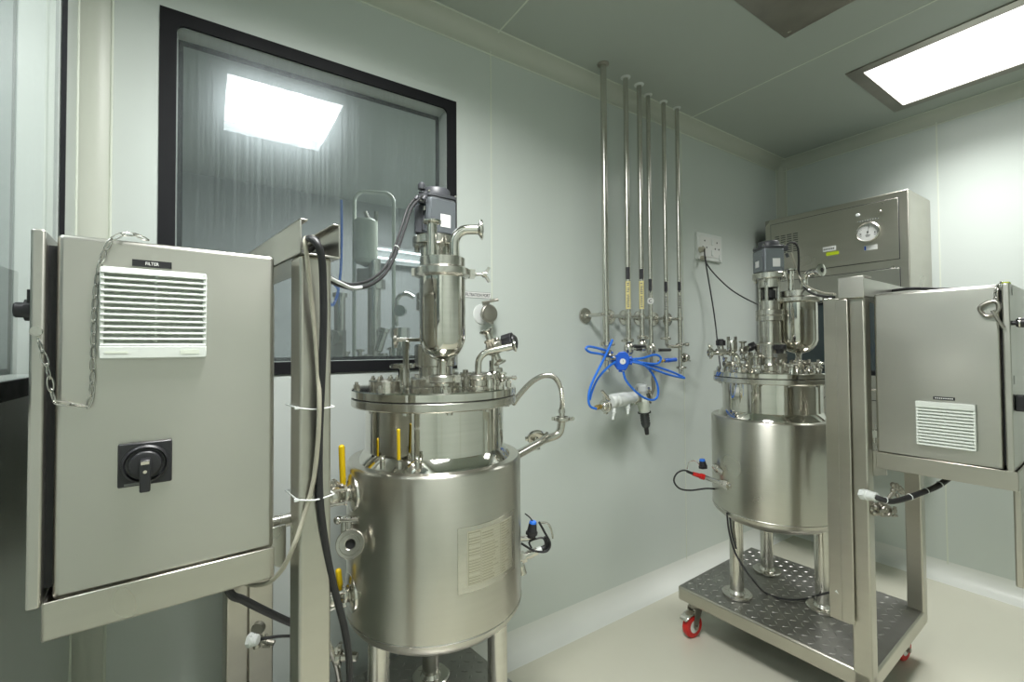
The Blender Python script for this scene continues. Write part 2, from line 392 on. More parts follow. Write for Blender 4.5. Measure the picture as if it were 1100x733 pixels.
def trolley(ax, az, p0, p1, y0, y1, front, label, duct_bottom):
    """platform on four castors with two posts and a cable tray; p runs from the vessel to the cabinet, y to its left"""
    v, yl = dirz(az), dirz(az+90)
    F = lambda p, y, z: ax+v*p+yl*y+Z_*z
    t = thing('equipment_trolley', label, 'trolley', ax, 'steel equipment trolleys')
    # deck: rim tube and tread plate with raised lozenges
    d = MB(); pc, yc, lp, ly = (p0+p1)/2, (y0+y1)/2, p1-p0, y1-y0
    d.box(F(pc, y0+.02, ZD-.030), (lp, .04, .056), v, yl); d.box(F(pc, y1-.02, ZD-.030), (lp, .04, .056), v, yl)
    d.box(F(p0+.02, yc, ZD-.030), (.04, ly-.08, .056), v, yl); d.box(F(p1-.02, yc, ZD-.030), (.04, ly-.08, .056), v, yl)
    d.build('deck_rim', 'tube', t, .008, seg=3)
    d = MB(); d.box(F(pc, yc, ZD-.006), (lp-.012, ly-.012, .010), v, yl)
    s = .031; ni, nj = int((lp-.05)/s), int((ly-.05)/s)
    for i in range(ni+1):
        for j in range(nj+1):
            c = F(p0+.025+i*s, y0+.025+j*s, ZD-.0012); a = dirz(az+(45 if (i+j) % 2 else -45)); e = Z_.cross(a)
            d.add([c+a*.0125, c+e*.0035, c-a*.0125, c-e*.0035, c+a*.006+Z_*.0018, c-a*.006+Z_*.0018],
                  [(0, 1, 4), (1, 5, 4), (1, 2, 5), (2, 3, 5), (3, 4, 5), (3, 0, 4)])
    d.build('tread_plate', 'plate', t)
    # castors
    for p, y in ((p0+.05, y0+.05), (p0+.05, y1-.05), (p1-.06, y0+.05), (p1-.06, y1-.05)):
        c = F(p, y, 0); sd = dirz(az+262); ax_ = Z_.cross(sd); wc = c+sd*.022+Z_*.047
        k = MB(); k.box(c+Z_*.139, (.07, .06, .006), v, yl); k.cyl(c+Z_*.118, c+Z_*.137, .024, seg=20)
        for sg in (-1, 1):
            k.prism([(-.02, .118), (.024, .118), (.034, .047), (.026, .036), (.014, .04)], c+ax_*(sg*.019)-ax_*.0015, sd, Z_, ax_*.003)
        k.box(c+Z_*.117+sd*.002, (.044, .04, .004), sd, ax_); k.cyl(wc-ax_*.027, wc+ax_*.027, .005, seg=12); k.hexa(wc+ax_*.021, ax_, .008, .007); k.hexa(wc-ax_*.028, ax_, .008, .007)
        ko = k.build('castor', 'aged', t)
        MB().lathe([(.026, -.014), (.041, -.014), (.046, -.010), (.047, 0), (.046, .010), (.041, .014), (.026, .014)], wc, ax_, 36).build('wheel', 'red', ko)
        MB().lathe([(.006, -.013), (.027, -.013), (.027, .013), (.006, .013), (.006, -.013)], wc, ax_, 24).build('wheel_hub', 'white', ko)
        bk = MB(); bk.prism([(.02, .108), (.05, .100), (.074, .086), (.076, .080), (.05, .092), (.02, .098)], c-ax_*.018, sd, Z_, ax_*.036)
        bk.build('brake_pedal', 'satin', ko, .002)
    # posts
    zt = 1.350
    for yy in (y0+.025, y1-.025):
        q = MB(); q.box(F(p1-.025, yy, (ZD-.05+zt)/2), (.05, .05, zt-ZD+.05), v, yl); q.build('post', 'tube', t, .005, seg=3)
    # vertical cable duct on the vessel side of one post, and the tray across the post tops
    qy = y0+.020 if front == 'y0' else y0+.03
    q = MB(); q.box(F(p1-.05-.0285, qy-.006, (duct_bottom+zt)/2), (.057, .052, zt-duct_bottom), v, yl); q.box(F(p1-.055, qy-.034, (duct_bottom+zt)/2), (.034, .006, zt-duct_bottom-.01), v, yl)
    q.build('cable_duct', 'tube', t, .003)
    tr = MB(); za, zb = zt, zt+.057; pa, pb = p1-.062, p1+.002; w = .003; L = ly+.012
    tr.box(F((pa+pb)/2, yc, za+w/2), (pb-pa, L, w), v, yl)
    for pp, sg in ((pa, 1), (pb, -1)):
        tr.box(F(pp+sg*w/2, yc, (za+zb)/2), (w, L, zb-za), v, yl); tr.box(F(pp+sg*.006, yc, zb-w/2), (.012, L, w), v, yl)
    tr.build('cable_tray', 'panel', t, .0008)
    return t, F
tR, FR = trolley(AXR, 272.4, -.263, .403, -.277, .337, 'y0', 'steel trolley with tread-plate deck and red castors below the vessel near the wall cabinet', .335)
tL, FL = trolley(AXL, 188.0, -.255, .440, -.318, .30, 'y1', 'steel trolley with tall posts in the left foreground, its deck mostly below the frame', .30)
# closed end of the right tray
b = MB(); b.box(FR(.403-.03, -.277-.012, 1.380), (.068, .008, .066), dirz(272.4), dirz(2.4)); b.box(FR(.403-.03, -.277+.02, 1.4125), (.068, .07, .003), dirz(272.4), dirz(2.4))
b.build('tray_end_cap', 'panel', tR, .002)

def vessel(ax, label, legs, haz, hr, motor_az, name='process_vessel'):
    t = thing(name, label, 'process vessel', ax+Z_*ZD, 'jacketed steel vessels')
    for a in legs:
        l = MB(); p = polar(ax, a, .170, ZD)
        l.cyl(p+Z_*.010, p+Z_*.365, .0255, seg=28); lo = l.build('leg', 'satin', t)
        f = MB(); f.lathe([(.0255, .012), (.052, .012), (.056, .009), (.056, .001), (.0255, .001)], p, Z_, 32); f.lathe([(.0255, .022), (.032, .012)], p, Z_, 28)
        for k in range(4): q = p+dirz(a+45+90*k)*.041; f.cyl(q+Z_*.0105, q+Z_*.0125, .0065, seg=12)
        f.build('foot_flange', 'satin', lo)
    J = MB(); R = .2275
    J.lathe([(0, .470), (.08, .474), (.15, .486), (.200, .507), (.217, .521), (.2255, .533), (R, .548), (R, .908), (R-.002, .912), (R-.006, .915), (R-.012, .915), (.205, .915), (.192, .915)], ax, Z_, 96)
    J.build('jacket', 'brushed', t)
    J = MB(); J.torus(ax+Z_*.545, Z_, R-.0005, .0022, 96, 6); J.build('weld_bead', 'satin', t)
    N = MB(); N.lathe([(.200, .915), (.197, .921), (.186, .937), (.1825, .941), (.1825, 1.056)], ax, Z_, 96); N.build('body', 'polish', t)
    f = MB(); f.lathe([(.18, 1.053), (.214, 1.053), (.217, 1.056), (.217, 1.0725), (.2155, 1.074), (.18, 1.074)], ax, Z_, 96)
    for k in range(12):
        q = polar(ax, 15+30*k, .196, 1.053); f.hexa(q-Z_*.008, Z_, .007, .008)
    f.build('lower_flange', 'satin', t)
    MB().lathe([(.17, 1.074), (.2135, 1.074), (.2135, 1.0765), (.17, 1.0765)], ax, Z_, 96).build('gasket', 'rubber', t)
    f = MB(); f.lathe([(.17, 1.0765), (.2155, 1.0765), (.217, 1.078), (.217, 1.094), (.214, 1.097), (0, 1.097)], ax, Z_, 96); f.build('lid', 'polish', t)
    # agitator seal column and motor
    c = MB(); zz = lambda z: ax+Z_*z
    c.lathe([(.066, 1.097), (.068, 1.100), (.068, 1.118), (.065, 1.122), (.048, 1.122), (.045, 1.128), (.045, 1.150), (.057, 1.153), (.057, 1.205), (.054, 1.210), (.042, 1.213), (.042, 1.300), (.052, 1.303), (.052, 1.322), (.050, 1.3245), (.052, 1.327), (.052, 1.347), (.040, 1.350), (.040, 1.385)], ax, Z_, 40)
    c.lathe([(.040, 1.44), (.040, 1.474), (.060, 1.475), (.062, 1.478), (.062, 1.497), (.060, 1.500), (0, 1.500)], ax, Z_, 40)
    for k in range(4):
        q = polar(ax, motor_az+45+90*k, .034, 0); c.cyl(q+Z_*1.38, q+Z_*1.45, .007, seg=12)
    for k in range(6):
        q = polar(ax, 60*k+10, .058, 1.122); c.hexa(q, Z_, .006, .007)
    for k in range(4):
        q = polar(ax, motor_az+45+90*k, .052, 1.462); c.hexa(q, Z_, .007, .013)
    c.build('agitator_column', 'satin', t)
    c = MB(); c.cyl(zz(1.385), zz(1.44), .016, seg=20); c.cyl(zz(1.395), zz(1.43), .024, seg=20, ch=.003); c.build('shaft_coupling', 'black', t)
    ma, mb = dirz(motor_az), dirz(motor_az+90); mt = MB(); h = .044; k = .010
    oct_ = [(-h+k, -h), (h-k, -h), (h, -h+k), (h, h-k), (h-k, h), (-h+k, h), (-h, h-k), (-h, -h+k)]
    mt.prism(oct_, zz(1.5005), ma, mb, Z_*.0985); mo = mt.build('motor', 'motor', t, .002)
    pl_ = MB()
    for d_, w_, hh in ((ma, .058, .086), (-mb, .058, .086)): pl_.box(zz(1.549)+d_*(h+.0006), (.0016, w_+.016, hh), d_)
    pl_.build('side_plate', 'motor_face', mo, .0005)
    MB().box(zz(1.538)+ma*(h+.0018)+mb*.006, (.0008, .030, .034), ma).build('rating_label', 'paper', mo); MB().box(zz(1.538)-mb*(h+.0018)-ma*.004, (.0008, .026, .026), mb).build('rating_label', 'paper', mo)
    mt = MB()
    h2 = .046; oc2 = [(a*h2/h, b_*h2/h) for a, b_ in oct_]
    mt.prism(oc2, zz(1.599), ma, mb, Z_*.010); mt.lathe([(.040, 1.609), (.040, 1.627), (.037, 1.631), (0, 1.631)], ax, Z_, 28)
    mt.build('motor_cap', 'motor_cap', mo, .0015)
    for sx in (-1, 1):
        for sy in (-1, 1): MB().hexa(zz(1.609)+ma*sx*.040+mb*sy*.040, Z_, .0035, .004).build('cap_screw', 'satin', mo)
    # filter housing that stands on its own port
    hx = polar(ax, haz, .107, 0) if hr < .06 else polar(ax, haz, .112, 0); H = MB(); z2 = lambda z: hx+Z_*z; kr = hr/.057
    H.lathe([(0, 1.168), (.014*kr, 1.169), (.030*kr, 1.176), (.043*kr, 1.188), (.052*kr, 1.203), (.057*kr, 1.222), (.057*kr, 1.374), (.060*kr, 1.376)], hx, Z_, 44)
    ho = H.build('filter_housing', 'polish', t)
    H = MB(); H.lathe([(.0105, 1.134), (.0105, 1.16), (.014, 1.170)], hx, Z_, 24); H.lathe([(.026, 1.097), (.026, 1.104), (.021, 1.106), (.021, 1.112), (.033, 1.114)], hx, Z_, 28); H.build('drain_port', 'polish', ho)
    H = MB(); clampset(H, z2(1.123), Z_, .034, .020, dirz(haz+70)); H.build('drain_clamp', 'satin', ho)
    H = MB(); H.lathe([(.054*kr, 1.398), (.056*kr, 1.401), (.056*kr, 1.4225), (.0545*kr, 1.424), (.048*kr, 1.424), (0, 1.424)], hx, Z_, 44); H.build('housing_head', 'satin', ho)
    return t, ho, hx
def housing_fittings(ho, hx, elbow_az, noz_az, knob_az, kr=1):
    z2 = lambda z: hx+Z_*z
    H = MB(); clampset(H, z2(1.387), Z_, .070*kr, .024, dirz(knob_az))
    k = dirz(knob_az); q = z2(1.387)+k*(.070*kr+.008); H.cyl(q, q+k*.028, .004, seg=10); s = k.cross(Z_)
    H.cyl(q+k*.024, q+k*.034, .008, seg=14)
    for sg in (-1, 1): H.prism([(0, -.004), (.012, .006), (.018, .018), (.012, .02), (.004, .008)], q+k*.026-s*.003, k, Z_*sg, s*.006)
    H.build('housing_clamp', 'satin', ho)
    n = hx+dirz(noz_az)*.026
    H = MB(); H.lathe([(.0125, 1.423), (.0125, 1.508), (.022, 1.510), (.0235, 1.512), (.0235, 1.516), (.010, 1.517), (.010, 1.49)], n, Z_, 28)
    H.build('vent_nozzle', 'polish', ho)
    e = hx+dirz(elbow_az)*.030; d = dirz(elbow_az); R = .034; pts = [e+Z_*1.423, e+Z_*1.450]
    for k in range(0, 9): a = pi/2*k/8; pts.append(e+Z_*(1.462+R*sin(a))+d*(R-R*cos(a)))
    pts.append(e+d*(R+.032)+Z_*1.496)
    H = MB(); H.tube(pts, .0125, 20); c = pts[-1]; ferrule(H, c, d, .0255, .0095, .007); H.build('elbow_pipe', 'polish', ho)
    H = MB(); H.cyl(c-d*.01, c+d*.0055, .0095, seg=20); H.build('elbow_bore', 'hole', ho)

vL, hoL, hxL = vessel(AXL, 'large jacketed steel vessel in the foreground with curved data plate', (311.6, 71.6, 191.6), -105, .057, 274)
housing_fittings(hoL, hxL, -34, 168, -20)
vR, hoR, hxR = vessel(AXR, 'jacketed steel vessel on the trolley beside the wall cabinet', (156, 36, 276), -38, .070, 236)
housing_fittings(hoR, hxR, 258, 140, -40, 1.22)

def port(t, ax, az, r, z0, rad_, h, cap=True, clamp=True, nm='lid_port'):
    p = polar(ax, az, r, z0); b = MB(); b.lathe([(rad_*1.15, 0), (rad_*1.1, .004), (rad_, .007), (rad_, h-.008), (rad_*1.5, h-.003), (rad_*1.5, h+.003), (rad_*.9, h+.005), (0, h+.005)], p, Z_, 28)
    o = b.build(nm, 'polish', t)
    if clamp:
        c = MB(); clampset(c, p+Z_*h, Z_, rad_*1.62, .014, dirz(az+75)); c.build('port_clamp', 'satin', o)
    return o, p
def sight_glass(t, ax, az, r, R_=.043):
    p = polar(ax, az, r, 1.097); b = MB()
    b.lathe([(R_, 0), (R_, .016), (R_-.002, .018), (R_*.6, .018), (R_*.56, .013), (0, .013)], p, Z_, 32); o = b.build('sight_glass', 'satin', t)
    g = MB()
    for k in range(8):
        q = p+dirz(45*k)*(R_*.8)+Z_*.018; g.hexa(q, Z_, .0055, .006); g.cyl(q, q+Z_*.011, .003, seg=8)
    g.build('stud', 'satin', o)
    MB().lathe([(R_*.55, .0135), (R_*.5, .0145), (0, .0145)], p, Z_, 24).build('glass_disc', 'cleartint', o)
def knob_valve(t, base, up, out, mat='black', sc=1, nm='diaphragm_valve'):
    """block body with bolts and a faceted black hand knob on a bonnet"""
    base, up, out = V(base), V(up).normalized(), V(out).normalized(); s = up.cross(out).normalized()
    b = MB(); b.box(base, (.034, .030, .012), out, s, up); b.box(base+up*.010, (.032, .028, .006), out, s, up); b.cyl(base+up*.012, base+up*.030, .012, .010, seg=20)
    b.cyl(base-out*.034, base+out*.034, .0075, seg=16); b.sphere(base-up*.004, .014, 14, .8, up)
    ferrule(b, base+out*.034, out, .0155); ferrule(b, base-out*.034, -out, .0155)
    for i in (-1, 1):
        for j in (-1, 1): b.hexa(base+out*i*.013+s*j*.011-up*.009, up, .003, .024)
    b.v = [base+(v-base)*sc for v in b.v]; o = b.build(nm, 'satin', t)
    k = MB(); n = 10; pr = []
    for i in range(n*2): a = 2*pi*i/(n*2); rr = .019 if i % 2 else .0165; pr.append((rr*cos(a), rr*sin(a)))
    k.prism(pr, base+up*.028, out, s, up*.022); k.cyl(base+up*.050, base+up*.055, .013, .010, seg=18)
    k.v = [base+(v-base)*sc for v in k.v]; k.build('hand_knob', mat, o, .0015); return o

# ---- furniture of the left lid
def lid_common(t, ax, A):
    """lid ports placed by azimuth offset A"""
    port(t, ax, A+20, .150, 1.097, .013, .026); port(t, ax, A+52, .160, 1.097, .010, .022)
    port(t, ax, A-22, .155, 1.097, .011, .03); port(t, ax, A+95, .150, 1.097, .014, .028)
    b = MB()
    for k in range(8):
        a = A+12+45*k; p = polar(ax, a, .204, 1.097); b.hexa(p, Z_, .0085, .009); b.cyl(p+Z_*.009, p+Z_*.016, .0045, seg=10)
    b.build('lid_bolt', 'satin', t)
sight_glass(vL, AXL, 150, .135); port(vL, AXL, 112, .125, 1.097, .016, .052)
lid_common(vL, AXL, -30)
# lifting lug beside the column
b = MB(); p = polar(AXL, 196, .098, 1.097); d = RT.normalized()
b.prism([(-.007, 0), (.007, 0), (.007, .098), (.010, .108), (.008, .120), (0, .124), (-.008, .120), (-.010, .108), (-.007, .098)], p-FW*.004, d, Z_, FW*.008); b.build('lifting_lug', 'polish', vL, .001)
b = MB(); q = polar(AXL, 188, .085, 1.222); b.cyl(q, q+dirz(150)*.035, .006, seg=14); clampset(b, q+dirz(150)*.030, dirz(150), .015, .010, Z_); b.cyl(q, polar(AXL, 180, .045, 1.222), .005, seg=12); b.build('seal_line_fitting', 'satin', vL)
# bent outlet pipe and valve group on the right of the lid
p = aD(514, 421, 1.17); p.z = 1.097
pts = [p, p+Z_*.03, p+Z_*.06]
tgt = dirz(-30)
for k in range(1, 8): a = pi/2*.86*k/7; pts.append(p+Z_*(.06+.034*sin(a))+tgt*(.034-.034*cos(a)))
e_ = (tgt*cos(rad(12))+Z_*sin(rad(12))); pts.append(pts[-1]+e_*.066); 
b = MB(); b.tube(pts, .0085, 18); ferrule(b, pts[-1], e_, .016, .0062, .006); o = b.build('outlet_pipe', 'polish', vL)
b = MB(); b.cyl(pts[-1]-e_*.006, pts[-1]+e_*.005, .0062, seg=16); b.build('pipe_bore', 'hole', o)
b = MB(); b.lathe([(.024, 0), (.024, .004), (.019, .006), (.019, .022), (.027, .025), (.027, .031), (.01, .033)], p, Z_, 28); clampset(b, p+Z_*.028, Z_, .029, .014, dirz(-80)); b.build('outlet_port', 'satin', vL)
q = aD(531, 379, 1.25); port(vL, AXL, -18, .168, 1.097, .012, .04)
b = MB(); a_ = q-Z_*.03; b.cyl(V((q.x, q.y, 1.097)), q-Z_*.005, .008, seg=16); clampset(b, V((q.x, q.y, 1.128)), Z_, .018, .012, dirz(-34)); b.cyl(V((q.x, q.y, 1.145)), V((q.x, q.y, 1.165)), .014, seg=18); b.build('valve_stem', 'polish', vL)
knob_valve(vL, q+Z_*.016+dirz(146)*.004, (dirz(-34)*.85+Z_*.25-FW*.35), (Z_*.9-dirz(-34)*.35), sc=1.3)
# small sample cock
q = aD(545, 406, 1.24); b = MB(); b.cyl(q-dirz(-34)*.03, q, .0045, seg=12); b.cyl(q, q+dirz(-34)*.026, .0032, seg=10); b.cyl(q+dirz(-34)*.012, q+dirz(-34)*.024, .0062, seg=12); b.sphere(q-dirz(-34)*.014, .012); b.cyl(V((q.x, q.y, 1.097))-dirz(-34)*.014, q-dirz(-34)*.014, .006, seg=12); b.build('sample_cock', 'satin', vL)
for u, d_ in ((500, 1.33), (513, 1.36), (486, 1.36)):
    q = aD(u, 415, d_); b = MB(); b.lathe([(.012, 1.097), (.012, 1.115), (.022, 1.118), (.022, 1.126), (.008, 1.128), (.008, 1.136), (0, 1.138)], V((q.x, q.y, 0)), Z_, 24); clampset(b, V((q.x, q.y, 1.122)), Z_, .024, .012, dirz(-50)); b.build('lid_port', 'satin', vL)
# curved data plate on the jacket
def wrap(ax, az0, az1, z0, z1, r, th, n=14):
    b = MB(); vs = []
    for i in range(n+1):
        a = az0+(az1-az0)*i/n
        vs += [polar(ax, a, r, z0), polar(ax, a, r, z1), polar(ax, a, r+th, z1), polar(ax, a, r+th, z0)]
    fs = []
    for i in range(n):
        for k in range(4): fs.append((i*4+k, i*4+(k+1) % 4, i*4+4+(k+1) % 4, i*4+4+k))
    fs += [(3, 2, 1, 0), (n*4, n*4+1, n*4+2, n*4+3)]
    return b.add(vs, fs, True)
def jacket_hit(ax, u, v, R):
    d = ray(u, v); o = EYE-V((ax.x, ax.y, 0)); A_ = d.x**2+d.y**2; B_ = 2*(o.x*d.x+o.y*d.y); C_ = o.x**2+o.y**2-R*R
    s = (-B_-math.sqrt(max(0, B_*B_-4*A_*C_)))/(2*A_); q = EYE+d*s; return math.degrees(math.atan2(q.y-ax.y, q.x-ax.x)), q.z
RJ = .2275
a0, zt_ = jacket_hit(AXL, 491.5, 568, RJ); a1, _ = jacket_hit(AXL, 551.5, 550, RJ); _, zb_ = jacket_hit(AXL, 492, 639, RJ)
if a1 < a0: a1 += 360
po = wrap(AXL, a0, a1, zb_, zt_, RJ+.0005, .0022).build('data_plate', 'satin', vL)
da, dz = a1-a0, zt_-zb_
M['etch'] = plain('etched_lettering', srgb(150, 146, 124), .5)
M['plate_sheet'] = steel('etched_plate', (.66, .645, .56, 1), .30, .45, 0, (5, 5, 5), .9)
wrap(AXL, a0+da*.12, a0+da*.90, zb_+dz*.09, zb_+dz*.93, RJ+.0027, .0008).build('etched_sheet', 'plate_sheet', po)
b = MB(); rr = RJ+.0035
for k in range(19):
    z = zb_+dz*(.13+.77*k/18)
    for f0, f1 in ((.14, .30), (.33, .33+random.uniform(.15, .27)), (.66, .66+random.uniform(.06, .2))):
        if random.random() < .86: w_ = wrap(AXL, a0+da*f0, a0+da*f1, z-.0011, z+.0009, rr, .0003, 4); b.add(w_.v, w_.f)
for f0 in (.135, .31, .64, .88): w_ = wrap(AXL, a0+da*f0, a0+da*(f0+.006), zb_+dz*.11, zb_+dz*.91, rr, .0002, 1); b.add(w_.v, w_.f)
for k in range(20): z = zb_+dz*(.11+.8*k/19); w_ = wrap(AXL, a0+da*.135, a0+da*.886, z-.0004, z+.0001, rr, .0002, 8); b.add(w_.v, w_.f)
b.build('engraved_table', 'etch', po)

# ---- side valves of the left jacket (yellow levers)
def ball_valve(t, az, zc):
    d = dirz(az); s = dirz(az+90); p = polar(AXL, az, RJ, zc)
    b = MB(); b.lathe([(.046, -.008), (.044, .001), (.040, .003), (.022, .005), (.017, .010), (.017, .018)], p, d, 32)
    b.cyl(p+d*.012, p+d*.020, .022, seg=24, ch=.002); b.cyl(p+d*.016, p+d*.082, .009, seg=16); b.box(p+d*.042, (.030, .028, .034), d, s); b.sphere(p+d*.042, .022, 16)
    for i in (-1, 1):
        for j in (-1, 1): b.cyl(p+d*.020+s*i*.016+Z_*j*.016, p+d*.066+s*i*.016+Z_*j*.016, .0036, seg=8); b.hexa(p+d*.064+s*i*.016+Z_*j*.016, d, .0065, .006); b.hexa(p+d*.016+s*i*.016+Z_*j*.016, d, .0065, .006)
    b.cyl(p+d*.062, p+d*.068, .022, seg=24); b.cyl(p+d*.042+Z_*.012, p+d*.042+Z_*.034, .007, seg=12); b.hexa(p+d*.042+Z_*.030, Z_, .009, .007)
    clampset(b, p+d*.078, d, .021, .013, s); b.tube(spl([p+d*.080, p+d*.094, p+d*.102-Z_*.012, p+d*.102-Z_*.05], 5), .009, 12)
    return b.build('ball_valve', 'satin', t), p+d*.042
o, c = ball_valve(vL, 184, .855)
b = MB(); top = aD(367, 481, 1.10); bot = aD(368.5, 521, 1.10)
b.tube(spl([bot, bot*.6+top*.4, top], 5), .0074, 12); b.sphere(top, .0074); b.build('lever_handle', 'yellow', o)
b = MB(); b.tube([bot, bot-Z_*.012, c+Z_*.036], .005, 8); b.box(bot-Z_*.006, (.014, .007, .03), dirz(166)); b.build('lever_shank', 'satin', o)
o, c = ball_valve(vL, 182, .615)
b = MB(); top = aD(363.5, 614, 1.09); bot = aD(367, 647, 1.09); b.tube(spl([bot, top], 3), .0072, 12); b.sphere(top, .0072); b.build('lever_handle', 'yellow', o)
# third yellow lever standing before the neck, on the collar ring
b = MB(); q = aD(428.5, 499, 1.025); b.cyl(q-Z_*.01, q+Z_*.006, .007, seg=12); b.tube([q, q+Z_*.012, aD(428.5, 493, 1.025)], .004, 8); o = b.build('collar_cock', 'satin', vL)
b = MB(); top = aD(428, 462.5, 1.02); bot = aD(428.5, 494, 1.025); b.tube(spl([bot, top], 3), .0040, 10); b.sphere(top, .0040); b.build('lever_handle', 'yellow', o)
for u in (411, 448):
    q = aD(u, 498, 1.03); b = MB(); b.cyl(q-Z_*.012, q+Z_*.004, .006, seg=12); b.sphere(q+Z_*.008, .0065); b.hexa(q+Z_*.012, Z_, .005, .006); b.build('collar_screw', 'satin', vL)
# tee with the open ferrule that faces the room
c = aD(376.5, 584.5, 1.02); n = (EYE-c).normalized(); n = (n+dirz(205)*.25-Z_*.15).normalized()
b = MB(); b.lathe([(.0125, -.05), (.0125, -.012), (.029, -.006), (.032, -.003), (.032, .003), (.030, .006), (.0235, .006), (.023, .0045), (.0215, .0045), (.021, .006), (.0125, .006), (.0105, .004), (.0105, -.03)], c, n, 40)
back = c-n*.05; b.tube([back, back+dirz(20)*.02-Z_*.0, polar(AXL, 185, RJ-.002, back.z)], .0125, 16); o = b.build('open_ferrule', 'satin', vL)
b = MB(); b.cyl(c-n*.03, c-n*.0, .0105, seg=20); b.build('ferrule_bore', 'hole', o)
q = aD(372, 559, 1.07); b = MB(); b.cyl(q-RT*.022, q+RT*.024, .0055, seg=12); b.cyl(q+RT*.016, q+RT*.032, .010, seg=14); b.box(q-RT*.004-Z_*.016, (.006, .006, .05), RT); b.box(q+RT*.008-Z_*.016, (.006, .006, .05), RT); b.sphere(q-RT*.02, .01); b.cyl(q+FW*.02, q+FW*.02-Z_*.05, .02, seg=20); b.build('drain_clamp', 'satin', vL)
# probes on the right of the left jacket: blue-topped plug, slanted sensor
def probe(t, ax, az, z, tilt, top, blue):
    d = (dirz(az)*cos(rad(tilt))+Z_*sin(rad(tilt))); p = polar(ax, az, RJ-.004, z)
    b = MB(); b.cyl(p-d*.01, p+d*.03, .013, seg=20); b.cyl(p+d*.026, p+d*.040, .016, seg=20); b.cyl(p+d*.040, p+d*.062, .0095, seg=18)
    o = b.build('probe_port', 'satin', t); q = p+d*.062
    return o, q, d
p0, p1 = aD(552, 603, 1.30), aD(577, 592, 1.31); d = (p1-p0).normalized()
b = MB(); b.cyl(p0, p1, .0105, seg=20); b.hexa(p0.lerp(p1, .3), d, .016, .014); b.cyl(p0.lerp(p1, .62), p0.lerp(p1, .8), .0125, seg=20); b.cyl(p0-Z_*.012+RT*.02, p0-Z_*.036+RT*.026, .011, seg=16); o = b.build('probe_port', 'satin', vL)
b = MB(); b.cyl(p1, p1+d*.014, .009, seg=16, ch=.001); b.build('lock_nut', 'white', o)
q = p1+d*.014; b = MB(); b.cyl(q, q+d*.012, .007, seg=14); b.box(q+d*.018+Z_*.004, (.016, .014, .022), d); b.tube([q+d*.018, q+d*.018+Z_*.028-RT*.006], .005, 10); b.build('sensor_plug', 'black', o)
q1 = aD(571.5, 570, 1.30)
b = MB(); up = (Z_*.97+RT*.12).normalized(); b.hexa(q1-up*.012, up, .017, .009); b.cyl(q1-up*.004, q1+up*.020, .0145, .011, seg=18); b.cyl(q1-up*.02, q1-up*.01, .012, seg=16); o2 = b.build('cable_gland', 'black', vL)
b = MB(); b.cyl(q1+up*.019, q1+up*.0265, .0108, .0098, seg=20, ch=.001); b.build('blue_cap', 'blue', o2)
b = MB(); b.tube(spl([q1-up*.012, q1-up*.022-RT*.008, aD(554, 579, 1.29)], 5), .007, 12); o3 = b.build('gland_elbow', 'satin', o2); b = MB(); b.tube(spl([aD(580, 562, 1.31), aD(588, 562.5, 1.31), aD(592, 569, 1.31), aD(594, 578.5, 1.31)], 5), .0028, 8); b.build('bent_tube', 'satin', vL)
b = MB(); b.tube(spl([aD(579, 561, 1.3), aD(585, 572, 1.3), aD(591, 584, 1.3), aD(587, 592.5, 1.3), aD(574, 592, 1.295), aD(560, 584, 1.29)], 6), .0032, 8)
b.tube(spl([aD(571, 589, 1.3), aD(569, 582, 1.3), aD(582, 578, 1.3), aD(586, 583, 1.3)], 6), .0028, 8); b.tube(spl([aD(564, 552, 1.3), aD(569, 556, 1.3), aD(572, 560, 1.3)], 4), .002, 6); b.build('probe_lead', 'rubber', o2)
# jacket pipe to the right with flexible hose back to the lid
b = MB(); P0 = aD(553, 490.5, 1.29); J1 = aD(586, 472, 1.42)
pts = [P0, P0.lerp(J1, .5), J1]; e1_ = aD(600, 466, 1.44); e2_ = aD(603.5, 452, 1.44)
b.tube(spl([P0, P0.lerp(J1, .35), P0.lerp(J1, .7), J1, e1_, e2_], 8), .0125, 18); ferrule(b, e2_, Z_, .024, 0)
o = b.build('jacket_pipe', 'satin', vL)
b = MB(); clampset(b, e2_+Z_*.006, Z_, .026, .013, dirz(-34)); b.cyl(e2_+Z_*.01, e2_+Z_*.03, .010, .008, seg=14); b.hexa(e2_+Z_*.024, Z_, .011, .012); b.build('pipe_clamp', 'satin', o)
b = MB(); q = aD(575.5, 470, 1.44); dd = (FW*.75-RT*.2+Z_*.5).normalized(); b.cyl(q-dd*.004, q+dd*.005, .026, seg=28, ch=.002); clampset(b, q, dd, .028, .012, RT); b.cyl(q+dd*.004, q+dd*.004-Z_*.028+dd*-.02, .010, seg=14); b.build('tee_cap', 'satin', o)
b = MB(); st = e2_+Z_*.034
hp = spl([st, aD(604, 432, 1.43), aD(602, 416, 1.42), aD(595, 405.5, 1.40), aD(584, 404, 1.37), aD(572, 410, 1.34), aD(560, 422, 1.30), aD(551, 434, 1.27)], 10)
b.tube(hp, .0072, 12)
for k in range(0, len(hp)-1): b.torus(hp[k], (hp[k+1]-hp[k]), .0070, .0013, 14, 6)
b.build('braided_hose', 'satin', o)

